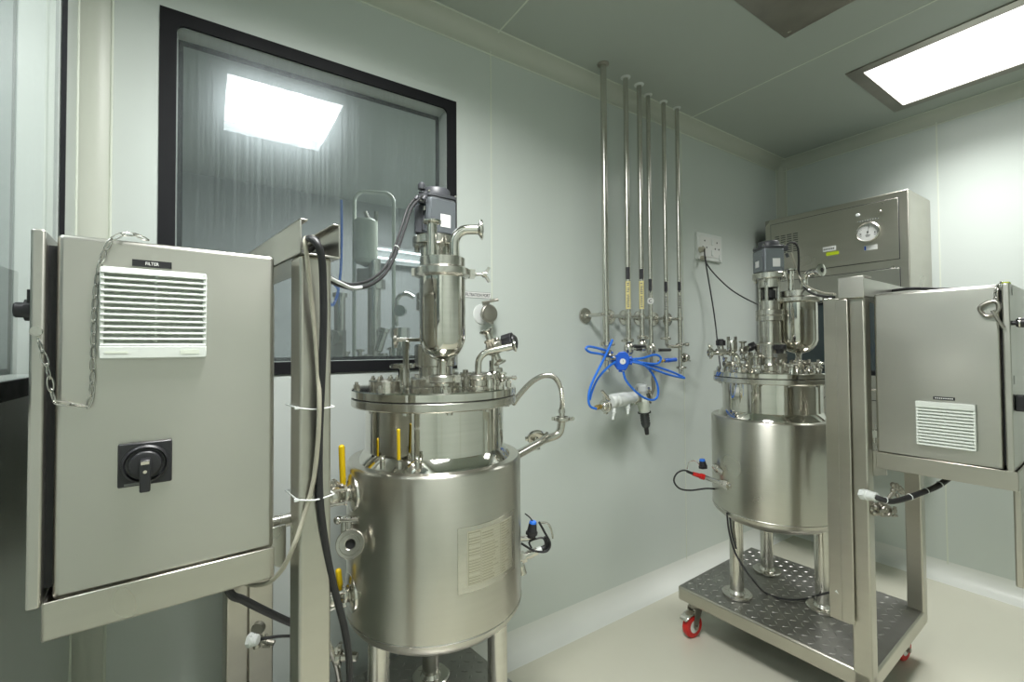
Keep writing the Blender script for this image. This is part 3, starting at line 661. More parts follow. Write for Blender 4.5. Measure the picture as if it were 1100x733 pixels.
# ---- right lid
lid_common(vR, AXR, 140)
sight_glass(vR, AXR, 20, .13, .036)
port(vR, AXR, 300, .15, 1.097, .012, .03); port(vR, AXR, 270, .165, 1.097, .010, .02)
L_ = -RT
q = aD(793, 393, 1.86); q.z = 1.097
b = MB(); pts = [q, q+Z_*.03, q+Z_*.045]
for k in range(1, 7): a = pi/2*k/6; pts.append(q+Z_*(.045+.03*sin(a))+L_*(.03-.03*cos(a)))
pts.append(pts[-1]+L_*.085); b.tube(pts, .0085, 14); ferrule(b, pts[-1], L_, .017, 0); clampset(b, pts[-1]-L_*.004, L_, .019, .010, Z_)
b.lathe([(.022, 0), (.022, .006), (.012, .010)], q, Z_, 22); b.lathe([(.008, .01), (.015, .018), (.015, .03), (.009, .036)], q, Z_, 22); b.build('outlet_pipe', 'polish', vR)
knob_valve(vR, pts[-1]-L_*.045+Z_*.002, Z_, L_)
b = MB(); q2 = q+Z_*.075+FW*.05; b.cyl(q2-Z_*.075, q2+Z_*.005, .007, seg=14); b.lathe([(.010, 0), (.019, .006), (.020, .012), (.020, .045), (.018, .050), (.012, .051)], q2, Z_, 24)
for sg in (-1, 1): b.box(q2+Z_*.058+RT*sg*.015, (.008, .012, .018), RT)
b.build('relief_valve', 'satin', vR)
knob_valve(vR, q2+Z_*.008+RT*.045, RT*.9+Z_*.4, Z_)
b = MB(); q3 = aD(779, 391, 1.87); b.cyl(q3, q3+L_*-.035, .007, seg=12); clampset(b, q3, L_, .016, .010, Z_); b.sphere(q3-L_*.032, .013); b.cyl(V((q3.x, q3.y, 1.097))-L_*.03, q3-L_*.03, .007, seg=12); b.build('sample_cock', 'satin', vR)
q4 = aD(838, 388, 1.75); q4.z = max(q4.z, 1.12)
b = MB(); n = -FW; b.cyl(V((q4.x, q4.y, 1.097)), q4, .010, seg=14); b.lathe([(.010, -.02), (.010, 0), (.021, .006), (.021, .012), (.009, .013), (.008, -.01)], q4, n, 24); b.box(q4+Z_*.022, (.036, .03, .014), RT); b.sphere(q4, .016); o = b.build('sample_valve', 'satin', vR)
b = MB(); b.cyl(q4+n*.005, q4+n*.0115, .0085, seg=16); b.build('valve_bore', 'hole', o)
b = MB(); pr = [((.023 if i % 2 else .0195)*cos(2*pi*i/20), (.023 if i % 2 else .0195)*sin(2*pi*i/20)) for i in range(20)]
b.cyl(q4+Z_*.028, q4+Z_*.046, .011, .016, seg=16); b.prism(pr, q4+Z_*.045, RT, FW, Z_*.018); b.build('hand_knob', 'black', o, .0015)
for u, v_, d_ in ((812, 385, 1.86), (822, 380, 1.95), (802, 388, 2.0), (856, 390, 1.83), (869, 392, 1.85), (879, 392, 1.9)):
    q = aD(u, v_, d_); h = max(.02, q.z-1.097); b = MB(); b.lathe([(.014, 1.097), (.012, 1.103), (.010, 1.11), (.010, 1.097+h), (.020, 1.100+h), (.020, 1.107+h), (.006, 1.109+h), (.006, 1.118+h), (0, 1.12+h)], V((q.x, q.y, 0)), Z_, 20); clampset(b, V((q.x, q.y, 1.103+h)), Z_, .0215, .011, RT); b.build('lid_port', 'satin', vR)
b = MB(); p = polar(AXR, 150, .085, 1.097); b.prism([(-.010, 0), (.010, 0), (.012, .06), (.010, .075), (0, .082), (-.010, .075), (-.012, .06)], p, RT, Z_, FW*.005); b.build('lifting_lug', 'polish', vR, .001)
# right vessel's probes
def rod(b, p, q, r, seg=16): b.cyl(p, q, r, seg=seg)
d1 = polar(AXR, 158, RJ-.004, .690); g1 = aD(758, 494, 1.92)
b = MB(); e = (g1-d1).normalized(); b.cyl(d1, d1+e*.055, .013, seg=18); b.hexa(d1+e*.03, e, .018, .012); o = b.build('probe_port', 'satin', vR)
b = MB(); k = aD(755, 500, 1.92); up = (Z_*.95-RT*.1).normalized(); b.hexa(k-up*.012, up, .019, .010); b.cyl(k-up*.003, k+up*.018, .0155, .012, seg=18); b.build('gland_cap', 'black', o)
b = MB(); b.cyl(k+up*.0175, k+up*.0265, .0118, .0105, seg=18, ch=.001); b.build('blue_cap', 'blue', o)
b = MB(); b.tube(spl([k-RT*.012, aD(746, 495, 1.92), aD(740, 497, 1.92), aD(738, 504, 1.92)], 5), .002, 6); b.build('thin_lead', 'satin', o)
d2 = polar(AXR, 168, RJ-.004, .650); g2 = aD(757, 513, 1.9)
b = MB(); e = (g2-d2).normalized(); b.cyl(d2, g2, .0095, seg=18); b.hexa(d2+e*.012, e, .020, .018); b.hexa(d2+e*.034, e, .016, .014); o = b.build('probe_port', 'satin', vR)
b = MB(); g3 = aD(744, 509, 1.9); b.cyl(g2, g3, .0105, .008, seg=16); b.cyl(g2+(g3-g2)*.05, g2+(g3-g2)*.35, .012, seg=16); b.build('sensor_plug', 'red', o)
b = MB(); b.tube(spl([g3, aD(735, 505.5, 1.9), aD(727, 509, 1.9), aD(724, 517, 1.9), aD(730, 525, 1.9), aD(742, 527, 1.9), aD(760, 525, 1.9), aD(775, 526.5, 1.9)], 7), .0036, 8); b.tube([g3, aD(738, 506.5, 1.9)], .0058, 10); b.build('sensor_lead', 'rubber', o)
for u, v_ in ((777, 522), (775, 530)): 
    q = aD(u, v_, 1.86); b = MB(); b.cyl(q, q+(AXR+Z_*q.z-q).normalized()*.05, .009, seg=14); b.build('weld_boss', 'satin', vR)
b = MB(); s0 = aD(938, 466, 1.80)
for dz in (0, -.085):
    s = s0+Z_*dz; b.cyl(s-RT*.16, s+RT*.02, .010, seg=14); b.box(s, (.034, .026, .028), RT); clampset(b, s+RT*.022, RT, .02, .012, Z_); b.sphere(s+RT*-.03, .016); b.cyl(s, s-Z_*.035, .009, seg=12)
b.build('side_valve', 'satin', vR)

# ================================================================== CONTROL ENCLOSURES
class Face:
    """side plate of an enclosure: s runs from the post to the door, d out of the plate"""
    def __init__(s, A, e, n): s.A, s.e, s.n = V(A), V(e), V(n)
    def P(s, a, z, d=0): return V((s.A.x, s.A.y, 0))+s.e*a+Z_*z+s.n*d
    def hit(s, u, v, off=0):
        d = ray(u, v); t_ = (V((s.A.x, s.A.y, 0))+s.n*off-EYE).dot(s.n)/d.dot(s.n); q = EYE+d*t_
        return (q-V((s.A.x, s.A.y, 0))).dot(s.e), q.z
def enclosure(f, L, z0, z1, W_, label, lip, gap):
    root = V((f.A.x, f.A.y, 0))+f.e*(L/2)-f.n*(W_/2)+Z_*z0
    t = thing('control_enclosure', label, 'control cabinet', root, 'steel control enclosures on trolley posts')
    b = MB(); b.box(f.P(L/2, (z0+z1)/2, -W_/2), (L, W_, z1-z0), f.e, f.n); b.build('body', 'panel', t, .007, seg=4)
    b = MB(); b.box(f.P(L+gap/2, (z0+z1)/2, -W_/2), (gap+.002, W_-.03, z1-z0-.03), f.e, f.n); b.build('door_seal', 'rubber', t)
    b = MB(); b.box(f.P(L+gap+.007, (z0+z1)/2, -W_/2+.001), (.014, W_+.008, z1-z0+.004), f.e, f.n); b.build('door', 'panel', t, .003, seg=3)
    # cradle: floor plate with upturned lips, gusset to the post
    zl = z0+.010; zb = z0-.045; c = MB(); l0, l1 = 0.0, L+lip
    c.box(f.P((l0+l1)/2, zb+.002, -W_/2), (l1-l0, W_+.016, .004), f.e, f.n)
    for d in (.006, -W_-.006): c.box(f.P((l0+l1)/2, (zl-.006+zb)/2, d), (l1-l0, .004, zl-.006-zb), f.e, f.n)
    c.box(f.P(l1-.002, (zl-.006+zb)/2, -W_/2), (.004, W_+.016, zl-.006-zb), f.e, f.n)
    for d in (-.06, -W_+.06): c.box(f.P(L/2-.01, (zb+z0)/2, d), (L, .04, z0-zb-.006), f.e, f.n)
    c.build('cradle', 'tube', t, .0015)
    return t
def filter_grille(t, f, s0, s1, z0, z1, band_top, n=13):
    w, h = s1-s0, z1-z0; bh = h*.14
    b = MB(); b.box(f.P((s0+s1)/2, (z0+z1)/2, .002), (w, .005, h), f.e, f.n); g = b.build('filter_grille', 'grille', t, .0015)
    zb0, zb1 = (z1-bh, z1) if band_top else (z0, z0+bh)
    b = MB(); b.box(f.P((s0+s1)/2, (zb0+zb1)/2, .009), (w, .012, bh), f.e, f.n)
    for ss in (s0+.0025, s1-.0025): b.box(f.P(ss, (z0+z1)/2, .008), (.005, .010, h), f.e, f.n)
    b.build('grille_frame', 'grille', g, .0015)
    b = MB(); a0_, a1_ = (z0, z1-bh) if band_top else (z0+bh, z1); st = (a1_-a0_)/n
    tilt = (f.n*cos(rad(38))-Z_*sin(rad(38)))
    for k in range(n): b.box(f.P((s0+s1)/2, a0_+st*(k+.62), .0080), (w-.002, .015, .0024), f.e, tilt, f.e.cross(tilt))
    b.build('louvre', 'grille', g, .0006)
    b = MB()
    b.box(f.P((s0+s1)/2, (a0_+a1_)/2, .0052), (w*.76, .0014, a1_-a0_-.006), f.e, f.n); b.build('filter_mat', 'grille_dark', g)
    b = MB(); b.box(f.P((s0+s1)/2, (a0_+a1_)/2, .0075), (.003, .004, a1_-a0_-.004), f.e, f.n); b.build('grille_rib', 'grille', g)
    return g, (zb0+zb1)/2

# ---- left enclosure
fL = Face((.0915, .8435, 0), dirz(184.0), dirz(274.0)); LL = .258
eL = enclosure(fL, LL, .8745, 1.3545, .46, 'large steel control enclosure in the left foreground with filter grille and rotary switch', .008, .009)
s1, zt_ = fL.hit(107, 286, .014); s0, _ = fL.hit(222.5, 294, .014); _, zb_ = fL.hit(107, 386, .014)
g, zb = filter_grille(eL, fL, s0, s1, zb_, zt_, False, 13)
b = MB(); b.box(fL.P(s0+(s1-s0)*.17, zb, .0152), ((s1-s0)*.19, .0006, .006), fL.e, fL.n); b.box(fL.P(s0+(s1-s0)*.85, zb, .0152), ((s1-s0)*.2, .0006, .003), fL.e, fL.n); b.build('embossed_mark', 'seal', g)
sa, za_ = fL.hit(142, 282.2); sb, zb2 = fL.hit(184.5, 285)
b = MB(); b.box(fL.P((sa+sb)/2, za_, .0012), (abs(sa-sb), .0016, .0095), fL.e, fL.n); o = b.build('name_label', 'black', eL, label='black label reading FILTER')
text('FILTER', 'lettering', 'paper', o, fL.P((sa+sb)/2, za_, .0021), -fL.e, Z_, .0045, abs(sa-sb)*.34)
# rotary isolator
sc, zc = fL.hit(156.5, 497); sw = .030
b = MB(); b.box(fL.P(sc, zc, .004), (.060, .008, .060), fL.e, fL.n); o = b.build('rotary_switch', 'black', eL, .002)
b = MB(); b.lathe([(.027, .006), (.0265, .012), (.024, .014), (.022, .010), (0, .010)], fL.P(sc, zc), fL.n, 40); b.build('switch_ring', 'black', o)
b = MB(); b.lathe([(.019, .009), (.0185, .016), (.017, .018), (0, .018)], fL.P(sc, zc), fL.n, 32); b.box(fL.P(sc, zc-.012, .026), (.012, .020, .044), fL.e, fL.n); b.build('switch_handle', 'black', o, .002)
b = MB(); b.box(fL.P(sc, zc+.006, .0363), (.009, .0006, .004), fL.e, fL.n); b.cyl(fL.P(sc, zc-.006, .0358), fL.P(sc, zc-.006, .0368), .0022, seg=12); b.build('switch_mark', 'grey_cable', o)
b = MB(); b.box(fL.P(sc+.012, zc-.0265, .0082), (.022, .0006, .003), fL.e, fL.n); b.build('switch_print', 'grey_ink', o)
# black lock knob on the outside of the door
kz = aD(30, 334, .60).z
b = MB(); b.box(fL.P(LL+.0245, kz+.009, -.016), (.005, .022, .034), fL.e, fL.n); b.cyl(fL.P(LL+.022, kz, -.016), fL.P(LL+.040, kz, -.016), .0100, seg=24, ch=.0015); b.cyl(fL.P(LL+.024, kz, -.016), fL.P(LL+.030, kz, -.016), .014, seg=24); b.build('door_lock', 'black', eL)
b = MB(); hz_ = aD(56, 357, .60).z; b.cyl(fL.P(LL+.016, hz_, .006), fL.P(LL+.016, hz_, .012), .006, seg=18); b.build('chain_stud', 'satin', eL)
# key chain of wire links hung over the top edge
def chain(path, step, R_, r_, parent, name, mat):
    L_acc = [0]
    for a, c in zip(path, path[1:]): L_acc.append(L_acc[-1]+(c-a).length)
    tot = L_acc[-1]; b = MB(); n = int(tot/step)
    def at(s_):
        s_ = max(0, min(tot, s_))
        for i in range(len(path)-1):
            if L_acc[i+1] >= s_: f_ = (s_-L_acc[i])/max(1e-9, L_acc[i+1]-L_acc[i]); return path[i].lerp(path[i+1], f_)
        return path[-1]
    for k in range(n):
        a, c = at(k*step), at((k+1)*step); d = (c-a).normalized(); m_ = (a+c)/2; e1, e2 = perp(d)
        an = .6 if k % 2 else .6+pi/2; w_ = e1*cos(an)+e2*sin(an); h = step*.62
        pts = [m_+d*(h*cos(2*pi*i/12))*(1 if abs(cos(2*pi*i/12)) > .3 else 1)+w_*(R_*sin(2*pi*i/12)) for i in range(12)]
        b.tube(pts, r_, 6, True)
    return b.build(name, mat, parent)
def onf(u, v, d=.006): s_, z_ = fL.hit(u, v); return fL.P(s_, z_, d)
pth = [fL.P(.165, 1.3605, -.012), onf(137, 249.5, .001), onf(131, 252.5, .004), onf(121, 257, .006), onf(114, 268), onf(109, 282), onf(105, 300), onf(102, 330), onf(101, 360), onf(100, 395), onf(99.5, 415), onf(97, 436), onf(80, 434.5), onf(60, 431.5, .009), onf(56, 412, .011), onf(52, 392, .012), fL.P(LL+.016, hz_, .011)]
chain(spl(pth, 4), .0165, .0032, .00095, eL, 'key_chain', 'wire')

# ---- right enclosure
fR = Face((1.700, .544, 0), dirz(272.2), dirz(182.2)); LR = .266
eR = enclosure(fR, LR, .872, 1.3565, .46, 'steel control enclosure at the right edge with small filter grille low on its side', .026, .005)
s0, zt_ = fR.hit(983, 432, .014); s1, zb_ = fR.hit(1049, 485, .014); _, z2_ = fR.hit(983, 478, .014); _, z3_ = fR.hit(1049, 434, .014)
g, zb = filter_grille(eR, fR, s0, s1, (zb_+z2_)/2, (zt_+z3_)/2, True, 12)
sa, za_ = fR.hit(1002.5, 427.5); sb, _ = fR.hit(1026, 428)
b = MB(); b.box(fR.P((sa+sb)/2, za_, .0012), (abs(sa-sb), .0016, .0085), fR.e, fR.n); o = b.build('name_label', 'black', eR, label='small black label')
b = MB()
for k in range(9): b.box(fR.P(sa+(sb-sa)*(.12+.095*k), za_, .0022), (abs(sb-sa)*.06, .0003, .003), fR.e, fR.n)
b.build('lettering', 'paper', o)
zk = fR.hit(1086, 347)[1]
b = MB(); q = fR.P(LR+.019, zk, -.012); b.cyl(q, q+fR.e*.008, .006, seg=16); b.cyl(q+fR.e*.008, q+fR.e*.014, .010, .0125, seg=20); b.cyl(q+fR.e*.016, q+fR.e*.045, .0125, seg=20, ch=.002); b.build('push_button', 'black', eR)
b = MB(); b.cyl(q+fR.e*.0135, q+fR.e*.0165, .013, seg=20); b.build('button_ring', 'satin', eR)
zk = fR.hit(1086, 434)[1]
b = MB(); b.box(fR.P(LR+.028, zk, -.040), (.018, .03, .042), fR.e, fR.n); b.build('selector_switch', 'black', eR, .003)
b = MB(); b.box(fR.P(LR+.0198, fR.hit(1086, 409)[1], -.035), (.0008, .018, .022), fR.e, fR.n); b.box(fR.P(LR+.0198, fR.hit(1086, 299)[1]-.03, -.04), (.0008, .018, .022), fR.e, fR.n); b.build('door_label', 'paper', eR)
b = MB(); b.box(fR.P(LR+.012, 1.3595, -.012), (.013, .03, .003), fR.e, fR.n); b.build('warning_label', 'lime', eR)
b = MB(); b.box(fR.P(LR+.017, .698, -.080), (.016, .07, .262), fR.e, fR.n); b.build('cable_shroud', 'tube', eR, .004)
# carabiner on a short chain at the door edge
def onr(u, v, d=.006): s_, z_ = fR.hit(u, v); return fR.P(s_, z_, d)
c = [onr(1056, 337, .010), onr(1053, 332, .011), onr(1056, 328, .011), onr(1066, 324, .011), onr(1072, 325, .012), onr(1074, 331, .012), onr(1070, 337, .012), onr(1062, 340, .011)]
b = MB(); b.tube(spl(c, 4, True), .0044, 10, True); b.tube([onr(1067, 334, .013), onr(1074, 345, .014), onr(1079.5, 352.5, .014)], .0038, 10)
b.build('snap_hook', 'aged', eR)
chain([fR.P(LR+.003, 1.362, -.012), fR.P(LR+.004, 1.3605, .004), onr(1070, 312, .007), onr(1069, 328, .010)], .011, .0036, .0011, eR, 'hook_chain', 'wire')

# ---- enclosure brackets and cable glands that belong to the trolleys
b = MB(); b.prism([(0, .02), (.030, .02), (.030, -.022), (.016, -.045), (0, -.055)], FL(.440, .232, .885), dirz(188), Z_, dirz(98)*.006); b.tube([FL(.405, .18, .895), FL(.50, .18, .895)], .012, 14); b.build('support_bracket', 'panel', tL, .001)
b = MB(); b.prism([(0, .0), (.034, .0), (.034, -.07), (.0, -.08)], FR(.403, -.235, .875), dirz(272.4), Z_, dirz(2.4)*.006); b.build('support_bracket', 'panel', tR, .001)
def gland(t, p, d, mat='white', L=.034, r=.014):
    b = MB(); d = V(d).normalized(); b.hexa(p, d, r*1.15, L*.3); b.cyl(p+d*L*.28, p+d*L, r, r*.86, seg=20, ch=.002); b.cyl(p+d*L*.3, p+d*L*.45, r*1.08, seg=20); return b.build('cable_gland', mat, t)
gp = FR(.403, -.262, .790); gd = (dirz(272.4)*1.0-Z_*.12).normalized()
gp = aD(926, 531, 1.372); gland(tR, gp, (aD(941, 534, 1.33)-gp), L=.046, r=.0145)
gq = FR(.296, -.258, .348); gq = aD(903, 635, 1.44); gland(tR, gq, (aD(894, 636, 1.47)-gq), L=.03, r=.014)
gl = aD(267, 688, .98); gland(tL, gl, RT, L=.021, r=.0125)

# ================================================================== CABLES
def cable(name, label, cat, pts, r, mat, n=8, seg=10, group=None, raw=None):
    b = MB()
    for P in (pts if isinstance(pts[0], (list, tuple)) and not isinstance(pts[0], V) else [pts]): b.tube(spl(P, n), r, seg)
    p0 = b.v[0].copy(); o = b.build(name, mat, None, loc=p0); return tag(o, label, cat, group)
D = aD
cable('power_cable', 'thick black cable hanging down the front of the tall left trolley post', 'cable',
      [FL(.39, .10, 1.372), FL(.395, .24, 1.385), D(332, 256, .715), D(340, 261, .70), D(345, 275, .705), D(347, 300, .715), D(347.5, 350, .722), D(345, 420, .728), D(343, 470, .73), D(343, 520, .73), D(346, 560, .735), D(353, 605, .745), D(361, 640, .755), D(370, 675, .765), D(375, 710, .77), D(376, 760, .775)], .0058, 'rubber', 8, 12)
cable('signal_cable', 'cream cable running down the tall left post and curling back under the enclosure', 'cable',
      [FL(.405, .12, 1.37), FL(.405, .26, 1.385), D(328, 257, .715), D(330, 280, .71), D(333, 310, .715), D(338, 355, .72), D(341.5, 400, .724), D(343, 435, .720), D(341, 480, .722), D(336, 520, .722), D(326, 556, .716), D(315, 588, .706), D(303, 612, .715), D(290, 625, .74), D(276, 629, .77), D(262, 627, .82)], .0036, 'grey_cable', 8, 10)
def tie(b, z, y_out):
    f_ = [FL(.4435, y_out+.003, z), FL(.387, y_out+.004, z-.003), FL(.3865, .24, z), FL(.4435, .24, z)]
    b.tube(spl([f_[0], FL(.418, y_out+.010, z-.004), f_[1]], 6), .0013, 6); b.tube([f_[1], f_[2]], .0013, 6); b.tube([f_[2], f_[3]], .0013, 6); b.tube([f_[3], f_[0]], .0013, 6)
    b.box(f_[0]+dirz(188)*.002, (.006, .004, .004), dirz(188))
za_, zb_ = D(330, 437, .73).z, D(330, 533, .73).z
for z_, lb in ((za_, 'white cable tie around the tall left post, upper of the two'), (zb_, 'white cable tie around the tall left post, lower of the two')):
    b = MB(); tie(b, z_, .300); tag(b.build('cable_tie', 'white', None, loc=FL(.418, .31, z_)), lb, 'cable tie', 'cable ties on the post')
# motor leads drooping from the left motor to the tray
mc = D(455, 208, 1.20)
b = MB(); b.box(D(455, 213, 1.20), (.024, .022, .030), RT, FW); b.cyl(D(453, 204, 1.19), D(453, 198, 1.19), .010, seg=16); b.sphere(D(453, 199, 1.19), .0085); b.cyl(D(455, 222, 1.2), D(455, 248, 1.2), .004, seg=10)
for dx in (-4, 4): b.cyl(D(453+dx, 211, 1.18), D(450+dx, 215, 1.175), .006, seg=14)
b.box(D(451, 236, 1.215), (.022, .022, .075), RT, FW); o = b.build('motor_connector', 'motor_cap', vL, .002)
b = MB(); b.cyl(D(453, 216, 1.185), D(455, 212, 1.19), .0072, seg=14); b.sphere(D(452.5, 199.5, 1.188), .0062); b.cyl(D(456, 222, 1.19), D(456, 226, 1.19), .004, seg=10); b.build('connector_fitting', 'satin', o)
A_ = [D(450, 214, 1.18), D(442, 224, 1.16), D(435, 245, 1.12), D(427, 268, 1.06), D(415, 292, .99), D(400, 305, .93), D(382, 310, .87), D(366, 307, .82), D(354, 301, .79), D(344, 290, .80), D(338, 275, .81), FL(.41, .2, 1.375)]
cable('motor_cable', 'black cable drooping from the left vessel motor, lower strand of its pair', 'cable', A_, .0038, 'rubber', 8, 10, 'drooping motor leads')
B_ = [D(447, 212, 1.18), D(438, 224, 1.15), D(431, 245, 1.11), D(424, 266, 1.05), D(413, 288, .985), D(398, 300.5, .925), D(380, 305.5, .865), D(366, 303, .815), D(354, 297, .785), D(344, 286, .795), FL(.415, .2, 1.38)]
cable('encoder_cable', 'slimmer black cable drooping from the left vessel motor, upper strand of its pair', 'cable', B_, .0030, 'rubber', 8, 10, 'drooping motor leads')
cable('signal_cable', 'short cream cable lying along the drooping motor leads beside the tray', 'cable', [D(388, 309, .88), D(378, 309.5, .852), D(366, 304.5, .806), D(355, 298.8, .778), D(345, 290, .788), FL(.40, .2, 1.372)], .0034, 'white', 8, 8)
for k_, (u_, v_, d_, lb) in enumerate(((426, 266.5, 1.052, 'upper'), (379, 308.5, .864, 'lower'))):
    b = MB(); b.torus(D(u_, v_, d_), D(u_-6, v_+9, d_-.02)-D(u_, v_, d_) if k_ == 0 else RT, .0068, .0012, 16, 6); tag(b.build('cable_tie', 'white', None, loc=D(u_, v_, d_)), 'white cable tie round the drooping motor leads, '+lb+' of the two', 'cable tie')
cable('supply_cable', 'black cable slanting from under the left enclosure to the tall post', 'cable', [fL.P(.06, .822, -.20), D(246, 635, .88), D(262, 645, .9), D(290, 659, .95), D(312, 669, 1.0), D(330, 676, 1.05)], .0075, 'rubber', 8, 12)
cable('sensor_cable', 'thin black cable leaving the white gland on the rear left post', 'cable', [D(275, 688, 1.0), D(285, 686, 1.0), D(300, 684, 1.02), D(318, 683.5, 1.05), D(345, 684, 1.1)], .0032, 'rubber', 8, 8)
b = MB(); q = D(276, 677, 1.05); b.cyl(q, q+FW*.012, .014, seg=24); b.cyl(q-Z_*.018, q-Z_*.04, .008, seg=12); clampset(b, q-Z_*.022, FW, .014, .010, RT); b.tube([q-Z_*.02, q-Z_*.03+RT*.04], .006, 10); b.build('drain_fitting', 'aged', tL)
# lower yard of the left jacket: pale plug and a dark tube at the bottom edge
b = MB(); q = D(364, 706, 1.12); b.cyl(q-RT*.02, q+RT*.025, .010, seg=16); b.cyl(q+RT*.022, q+RT*.045, .014, .010, seg=18); b.tube(spl([D(352, 690, 1.1), D(358, 705, 1.11), D(363, 722, 1.12), D(366, 745, 1.13)], 5), .007, 10); clampset(b, q, RT, .018, .012, Z_); b.build('drain_line', 'satin', vL)
# right motor lead, cap and cables
b = MB(); q = D(843, 267, 1.86); b.box(q, (.018, .02, .022), RT, FW); b.cyl(q+RT*.006-Z_*.02, q+RT*.012-Z_*.036, .006, seg=12); b.build('motor_connector', 'motor_cap', vR, .002)
for uv, w_, h_ in (((819.5, 284.5), .018, .018), ((835, 286), .020, .022)):
    pass
cable('motor_cable', 'black lead looping from the right vessel motor down behind its filter housing', 'cable', [D(844, 266, 1.86), D(847, 261.5, 1.86), D(853, 261, 1.86), D(857, 266, 1.86), D(858, 278, 1.87), D(858, 292, 1.9), D(861, 305, 1.88), D(866, 311, 1.8), D(873, 315.5, 1.70), D(884, 318.5, 1.58), D(896, 319.5, 1.46)], .0042, 'rubber', 8, 10)
cable('encoder_cable', 'pale lead reaching from the right vessel to the tray end cap', 'cable', [D(850, 272, 1.87), D(853, 282, 1.88), D(857, 295, 1.9), D(862, 303, 1.86), D(868, 308.5, 1.77), D(876, 312, 1.66), D(886, 315, 1.55), D(897, 316, 1.45)], .0034, 'grey_cable', 8, 10)
cable('power_cable', 'black cables lying across the top of the right enclosure', 'cable', [[FR(.37, .0, 1.385), fR.P(.04, 1.385, -.22), fR.P(.12, 1.372, -.18), fR.P(.20, 1.362, -.16), fR.P(.25, 1.3615, -.30)], [FR(.38, .03, 1.375), fR.P(.05, 1.375, -.26), fR.P(.11, 1.366, -.22), fR.P(.18, 1.3615, -.2), fR.P(.22, 1.3615, -.33)]], .0052, 'rubber', 8, 10)
P_ = [D(940, 534, 1.33), D(948, 537, 1.32), D(958, 539, 1.32), D(972, 536, 1.33), D(990, 529.5, 1.34), D(1006, 523, 1.35), D(1018, 515, 1.36), fR.P(.15, .817, -.16)]
cable('supply_cable', 'thick black cable from the white gland on the right post to the enclosure underside', 'cable', P_, .0078, 'rubber', 8, 12)
for k, lb in ((1, 'nearest the white gland'), (3, 'midway along'), (4, 'past the rear post'), (5, 'nearest the enclosure')):
    b = MB(); b.torus(P_[k].lerp(P_[k+1], .3), P_[k+1]-P_[k], .0086, .0013, 18, 6); tag(b.build('cable_tie', 'white', None, loc=P_[k]), 'white tie on the black supply cable under the right enclosure, '+lb, 'cable tie', 'ties on the supply cable')
b = MB()
for k in range(26):
    a = random.uniform(0, 2*pi); c = D(945+random.uniform(-9, 9), 548+random.uniform(-5, 5), 1.40+random.uniform(-.02, .02)); b.sphere(c, random.uniform(.006, .011), 8)
for k in range(16): b.sphere(D(963+random.uniform(-6, 6), 526+random.uniform(-5, 8), 1.40), random.uniform(.004, .009), 8)
b.tube([D(940, 545, 1.40), D(946, 547, 1.4), D(960, 529, 1.40)], .006, 8); clampset(b, D(952, 549, 1.38), FW, .018, .012, RT)
tag(b.build('drain_fitting', 'aged', None, loc=D(948, 546, 1.4)), 'tarnished steel drain fitting behind the black supply cable on the right', 'fitting')
cable('sensor_cable', 'black cable hanging from the right vessel base and lying across the tread plate', 'cable', [[D(781, 551, 1.80), D(783, 570, 1.80), D(789, 592, 1.78), D(799, 610, 1.74), D(811, 626, 1.70), aZ(822, 637, .2058), aZ(842, 644, .2058), aZ(862, 644, .2058), aZ(874, 641, .2058), D(886, 638, 1.50), D(895, 636, 1.465)], [D(784, 553, 1.81), D(786, 572, 1.805), D(791, 590, 1.785)]], .0036, 'rubber', 8, 8)

# ================================================================== PIPES AND FITTINGS ON THE BACK WALL
pipes = [(1.407, 1.386, .0135, 372), (1.56, 1.399, .0115, 368), (1.657, 1.405, .0115, 365), (1.761, 1.44, .0105, 374), (1.876, 1.439, .0105, 367), (1.981, 1.439, .0105, 401)]
plabel = ['thickest steel drop pipe, nearest the window, ending above the blue air hose', 'steel drop pipe with a yellow marker strip, second from the window', 'steel drop pipe with a yellow marker strip, third from the window',
          'slim steel drop pipe carrying a small round white sticker with a C', 'slim steel drop pipe that bends across at its foot, second from the socket side', 'slim steel drop pipe farthest from the window, closest to the socket plate']
PT = []
for k, ((x, y, r_, vb), lb) in enumerate(zip(pipes, plabel)):
    z1 = aY(550+FPX*0, vb, y).z; u_ = 0
    # height of the foot: solve at the pipe's own column
    pz = V((x, y, 0)); dep = (pz-EYE).dot(V((FW.x, FW.y, 0)))
    z1 = 1.2+((CYP-vb)/FPX+FW.z)*dep+.004
    t = thing('drop_pipe', lb, 'pipe', (x, y, z1), 'steel drop pipes on the back wall'); PT.append((t, V((x, y, z1)), r_))
    b = MB(); b.cyl((x, y, z1), (x, y, CE+.01), r_, seg=24); b.build('pipe', 'satin', t)
    b = MB(); b.lathe([(r_, 0), (r_*1.9, 0), (r_*1.9, -.003), (r_*1.4, -.006), (r_, -.006)], (x, y, CE), Z_, 24); b.build('ceiling_collar', 'aged' if k == 0 else 'white', t)
    b = MB(); zz_ = 1.340; b.cyl((x, W+.002, zz_), (x, W-.006, zz_), .037, .034, seg=32); b.cyl((x, W-.004, zz_), (x, y+r_*.9, zz_), .0085, seg=16); b.cyl((x, W-.006, zz_), (x, W-.016, zz_), .014, .010, seg=18)
    b.cyl((x, y, zz_-.010), (x, y, zz_+.010), r_+.0035, seg=24, ch=.002); b.cyl((x-.03 if k in (0, 5) else x-.012, y+.004, zz_), (x+r_+.012, y+.004, zz_), .004, seg=10); b.build('wall_bracket', 'satin', t)
def clampfoot(t, p, r_, dv): b = MB(); ferrule(b, p+Z_*.005, Z_, r_*1.9, 0); clampset(b, p, Z_, r_*2.0, .013, dv); return b.build('foot_clamp', 'satin', t)
